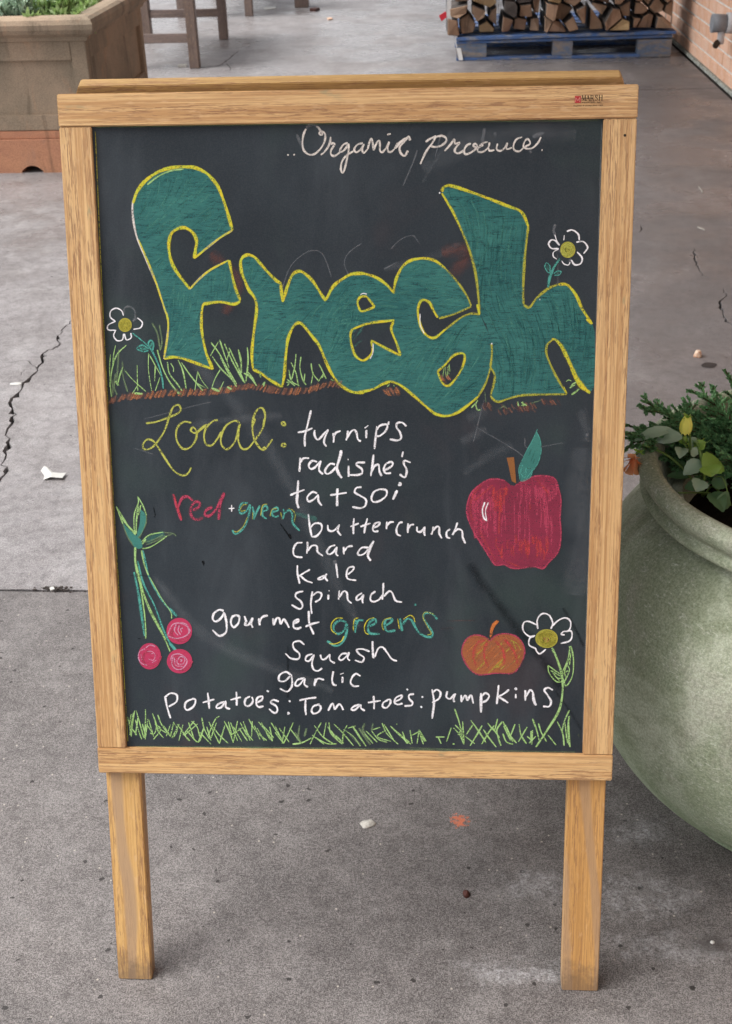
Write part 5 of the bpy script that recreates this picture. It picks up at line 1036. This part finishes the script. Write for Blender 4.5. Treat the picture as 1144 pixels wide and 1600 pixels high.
for c_ in range(37):
    for k in range(66):
        y = -8.4 + k * .2095 + (.105 if c_ % 2 else 0) - 0.0; z = .024 + c_ * .0795
        if y + .2 > 5.0: continue
        if -.2 < y < 3.3 and c_ < 16:
            b_ = bpy.data.objects.new('brick', bme); col.objects.link(b_); b_.parent = wall; b_.location = (random.uniform(-.001, .0015), y, z); n_ += 1
        else: box(rest, random.uniform(-.001, .0015), .08, y, y + .197, z, z + .066)
o = obj('brick_courses', rest, BRK, wall); o['kind'] = 'stuff'
# hose tap on the wall
TAPW = simple('white_metal', (0.62, 0.62, 0.64), 0.4, 0.5, 0.15, 30); TAPG = simple('grey_pvc', (0.26, 0.28, 0.31), 0.5, 0.4, 0.2, 30)
d0 = CAM_M @ Vector(((1132 - 572) / FPX, (800 - 36) / FPX, -1.0)); tq = (WX0 - .06 - CAM_P.x) / d0.x; tp = CAM_P + d0 * tq
tap = tag(empty('wall_fitting', (WX0, tp.y, tp.z)), 'grey and white pipe fitting sticking out of the brick wall', 'pipe fitting')
bm = bmesh.new(); tube(bm, [(0, 0, 0), (-.05, 0, 0)], .055, 16); obj('flange', bm, TAPW, tap, smooth=False)
bm = bmesh.new(); tube(bm, [(-.05, 0, .0), (-.13, .0, -.0)], [.046, .05], 16); obj('body', bm, TAPG, tap); bm = bmesh.new(); tube(bm, [(-.07, 0, -.03), (-.07, 0, -.11)], .020, 10); obj('spout', bm, TAPW, tap); bm = bmesh.new(); tube(bm, [(-.09, -.02, -.10), (-.09, .02, -.12)], .018, 10); obj('handle', bm, SCREW, tap)

# ------------------------------------------------------------------ roof added above the view to shade the scene, with its posts
RF = simple('painted_soffit', (0.62, 0.60, 0.57), 0.8, 0.2, 0.1, 3)
roof = tag(empty('added_shade_roof', (0, 2, 3.0)), 'unseen flat roof added to shade the walkway beside the brick wall', 'roof')
RX0 = -1.15
boxo('soffit', RX0, 1.98, -2.9, 8.6, .002, .12, RF, roof); boxo('fascia', RX0 - .03, RX0 - .001, -2.9, 8.6, -.12, .2, simple('fascia_paint', (0.35, 0.30, 0.26), 0.6), roof)
for yy in (-2.8, 8.2):
    boxo('post', RX0 + .02, RX0 + .14, yy, yy + .12, -3.0, .0, WW, roof, .004)

# ------------------------------------------------------------------ litter and small marks on the floor
def pebble(name, px, py, rx, ry, rz, mat, label, cat, seed, rot=0.0, flat=.5):
    p = GP(px, py); bm = bmesh.new(); bmesh.ops.create_icosphere(bm, subdivisions=3, radius=1); rr = random.Random(seed)
    for v in bm.verts:
        k = 1 + .28 * noise.noise(v.co * 1.3 + Vector((seed, 0, 0))); v.co = Vector((v.co.x * rx * k, v.co.y * ry * k, max(-.25, v.co.z) * rz * k + rz * .22))
    o = obj(name, bm, mat, None, smooth=True); o.location = (p.x, p.y, 0.0005); o.rotation_euler = (0, 0, rot); return tag(o, label, cat)
PEB = simple('pale_pebble', (0.50, 0.48, 0.44), 0.8, 0.2, 0.4, 160); WHT = simple('white_scrap', (0.52, 0.52, 0.50), 0.7, 0.2, 0.15, 90); STN = simple('orange_stone', (0.52, 0.26, 0.15), 0.85, 0.2, 0.3, 120, c2=(0.66, 0.56, 0.45)); DRK = simple('dark_red_scrap', (0.07, 0.022, 0.016), 0.6, 0.3, 0.4, 200)
pebble('pebble', 575, 1288, .0125, .0085, .003, PEB, 'flat pale pebble on the concrete below the middle of the chalkboard', 'pebble', 3, .4)
pebble('pebble', 1113, 1473, .0030, .003, .002, WHT, 'tiny bright white chip on the damp patch right of the right leg', 'pebble', 4)
pebble('stone_chip', 1090, 557, .011, .012, .016, STN, 'small orange and cream stone chip on the floor behind the bowl planter', 'stone', 5)
pebble('seed_husk', 729, 1398, .005, .007, .005, DRK, 'small dark red husk on the concrete left of the right leg', 'husk', 7)
pebble('bottle_cap', 25, 600, .017, .009, .002, WHT, 'flat white oval scrap beside the floor crack', 'scrap', 8)
bm = bmesh.new(); pl_ = [(64, 737), (70, 733), (74, 734), (84, 740), (96, 743), (104, 742), (98, 751), (80, 750), (68, 751), (70, 745)]
top_ = [GP(*p) for p in pl_]; c0 = sum(top_, Vector()) / len(top_); rr = random.Random(1); cv = bm.verts.new((0, 0, .006)); vs = [bm.verts.new((p.x - c0.x, p.y - c0.y, rr.uniform(.001, .009))) for p in top_]
for i in range(len(vs)): bm.faces.new((cv, vs[i], vs[(i + 1) % len(vs)]))
o = obj('torn_paper', bm, WHT); o.location = (c0.x, c0.y, 0.001); tag(o, 'torn crumpled white paper scrap on the pale slab left of the board', 'paper')
def flatbit(name, pts, mat, label, cat, h=.004):
    P = [GP(*p) for p in pts]; c = sum(P, Vector()) / len(P); bm = bmesh.new(); prism(bm, [(p.x - c.x, p.y - c.y, 0.0006) for p in P], (0, 0, h)); o = obj(name, bm, mat); o.location = (c.x, c.y, 0); tag(o, label, cat)
flatbit('paper_scrap', [(412, 12), (430, 11), (432, 14), (414, 16)], WHT, 'white paper scrap far back near the tables', 'paper')
flatbit('dry_leaf', [(484, 17), (492, 15), (500, 16), (493, 18)], DRK, 'small dark curled leaf far back on the walkway', 'leaf', .02); flatbit('dry_leaf', [(511, 30), (517, 29), (520, 31), (513, 32)], STN, 'tiny tan leaf far back, just below the dark leaf', 'leaf', .01)
flatbit('straw', [(1090, 354), (1101, 358), (1101, 360), (1090, 356)], PEB, 'short pale straw lying on the floor right of the board', 'straw', .002); flatbit('straw', [(1092, 291), (1099, 301), (1098, 302), (1091, 292)], PEB, 'thin bent straw lying farther back on the floor, right of the board', 'straw', .002)
flatbit('table_foot_shim', [(278, 103), (292, 102), (292, 105), (278, 105)], PEB, 'pale shim beside the foot of the nearest wooden table', 'shim', .01)
flatbit('debris', [(78, 921), (84, 919), (86, 923), (80, 925)], WHT, 'white crumb lying in the floor joint left of the board', 'crumb', .004)
DKSPOT = simple('dark_floor_spot', (0.04, 0.036, 0.036), 0.5, 0.3, 0.2, 60)  # plain dark oval lying right and in front of the stone chip
P = [Vector((GP(1108, 571).x + .022 * math.cos(a) * (1 + .2 * math.sin(2 * a)), GP(1108, 571).y + .020 * math.sin(a), 0)) for a in (i * .35 for i in range(18))]
c = sum(P, Vector()) / len(P); bm = bmesh.new(); bm.faces.new([bm.verts.new((p.x - c.x, p.y - c.y, .0012)) for p in P]); o = obj('dark_spot', bm, DKSPOT); o.location = (c.x, c.y, 0); tag(o, 'small dark spot on the floor beside the orange stone chip', 'stain')
gd = bmesh.new(); rr = random.Random(9)
for i in range(70):
    p = GP(rr.gauss(92, 16), 921 + rr.uniform(-3, 5)); s = rr.uniform(.0008, .0026); box(gd, p.x - s, p.x + s, p.y - s * .8, p.y + s * .8, .0003, s * 1.3)
tag(obj('joint_grit', gd, DIRT), 'dark grit and crumbs spilling from the floor joint left of the board', 'grit', kind='stuff')
